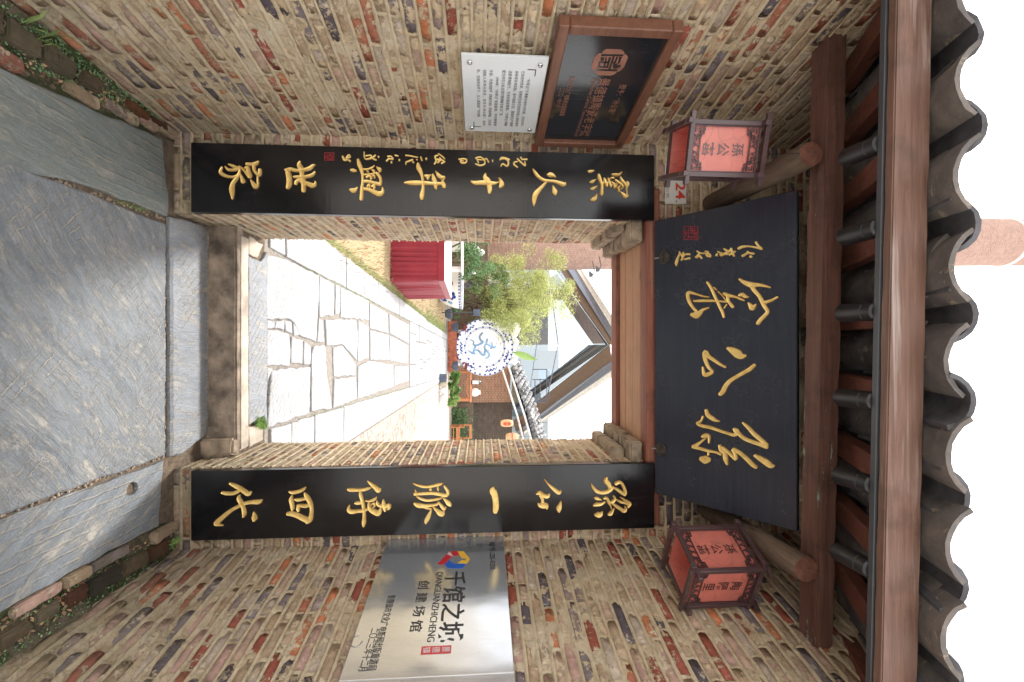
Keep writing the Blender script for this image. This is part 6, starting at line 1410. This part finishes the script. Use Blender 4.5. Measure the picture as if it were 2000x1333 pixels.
# ================================================================== street side litter, moss, weeds
def litter(name, n, side, y0, y1, seed, mat='leaf_dead', size=.03, k0=.15, k1=.8):
    ex, wx = (exL, wxL) if side < 0 else (exR, wxR)
    def fn(g):
        y = g.uniform(y0, y1); k = g.uniform(k0, k1); x = ex(y) + (wx(y) - ex(y)) * k; return np.array([x, y, -0.004 + 0.055 * max(0, k - .18) / .82 * min(1, max(0.12, -y * 1.5))])
    g = np.random.default_rng(seed); C = np.array([fn(g) for _ in range(n)]); d = g.normal(size=(n, 3)); d[:, 2] *= .25; d /= np.linalg.norm(d, axis=1)[:, None]
    u = np.array([0, 0, 1.]) + g.normal(size=(n, 3)) * .3; s_ = np.cross(d, u); s_ /= np.linalg.norm(s_, axis=1)[:, None]; L = size * g.uniform(.4, 1.3, n)[:, None]
    V = np.stack([C - d * L / 2, C + s_ * L * .25 + [0, 0, .003], C + d * L / 2, C - s_ * L * .25], 1).reshape(-1, 3); return tag(npmesh(name, V, np.arange(4 * n).reshape(n, 4), M[mat], None, False), kind='stuff')
litter('leaf_litter', 260, 1, -1.3, -.55, 5, size=.022); litter('leaf_litter', 250, 1, -.5, -.02, 6, size=.016); litter('leaf_litter', 420, -1, -1.3, -.3, 7, size=.02)
litter('moss_tufts', 2200, -1, -1.3, -.12, 8, 'leaf_green', .012, .25, 1.0); litter('moss_tufts', 900, 1, -1.2, -.05, 9, 'leaf_green', .010, .3, 1.0)
grass('weed_tuft', 13, lambda g: (-1.10 + g.gauss(0, .02), -.82 + g.gauss(0, .03), .03), .085, 'leaf_olive', 6, .0016)
grass('weed_tuft', 60, lambda g: (-.63 + g.gauss(0, .006), -.30 + g.gauss(0, .06), -.01), .014, 'leaf_fresh', 7, .004)
grass('weed_tuft', 60, lambda g: (1.05 + g.gauss(0, .012), -.05 + g.gauss(0, .02), .01), .025, 'leaf_fresh', 8, .003)
# kerb bricks half sunk along the slabs
for side, nm_ in ((-1, 'kerb of worn pinkish bricks half sunk in the mossy earth left of the slabs'), (1, 'kerb of worn grey bricks half sunk in the leaf litter right of the slabs')):
    ex = exL if side < 0 else exR; kb = thing('brick_kerb', nm_, 'kerb', (ex(-.5), -.5, 0)); y = -0.02; g = random.Random(side + 4)
    while y > -1.35:
        L = g.uniform(.11, .20); wd = g.uniform(.035, .055); x = ex(y - L / 2) + side * (wd * .55 + .008)
        if g.random() < .85:
            lo, hi = sorted((x - wd / 2, x + wd / 2)); rough_box('brick', (lo, y - L, -.04), (hi, y, .016 + g.uniform(-.006, .008)), M['brick_red' if side > 0 else 'brick'], kb, .02, .005, g.random() * 90)
        y -= L + g.uniform(.008, .03)
for side, th in ((-1, wl), (1, wing_r)):
    ex, wx = (exL, wxL) if side < 0 else (exR, wxR); g = random.Random(side + 40)
    for lv, (kk, zc) in enumerate(((.62, .018),)):
        y = -0.10 - .05 * lv
        while y > -1.4:
            L = g.uniform(.09, .18); ym = y - L / 2; f = min(1, max(0.12, -ym * 1.5)); x = ex(ym) + (wx(ym) - ex(ym)) * kk; hw = abs(wx(ym) - ex(ym)) * .2
            if g.random() < .80: rough_box('brick', (x - hw, y - L, zc * f - .03), (x + hw, y, zc * f + .022 + g.uniform(-.006, .006)), M['brick_footing'], th, .022, .006, g.random() * 90)
            y -= L + g.uniform(.008, .03)
# small stones and bricks right below the couplet boards are part of the piers; pebbles in the joints
g = np.random.default_rng(3); mbp = MB()
for i in range(420):
    k = i % 3; y = g.uniform(-1.1, -.08)
    if k == 0: x = -.618 + g.normal(0, .006) - .02 * max(0, (y + .58)); 
    elif k == 1: x = .594 + g.normal(0, .006)
    else: x = g.uniform(-.6, .58); y = -.081 + g.normal(0, .003)
    s_ = g.uniform(.0015, .0045); mbp.box((x, y, -.009), (s_, s_ * .8, s_ * .6))
for i in range(500):
    x = g.uniform(-.66, .62); mbp.box((x, g.uniform(.255, .262), .008 + g.uniform(0, .006)), (.003, .003, .003))
tag(mbp.build('joint_grit', M['corbel']), kind='stuff')
print('objects', len(bpy.data.objects), 'tris', sum(len(o.data.polygons) for o in bpy.data.objects if o.type == 'MESH'))
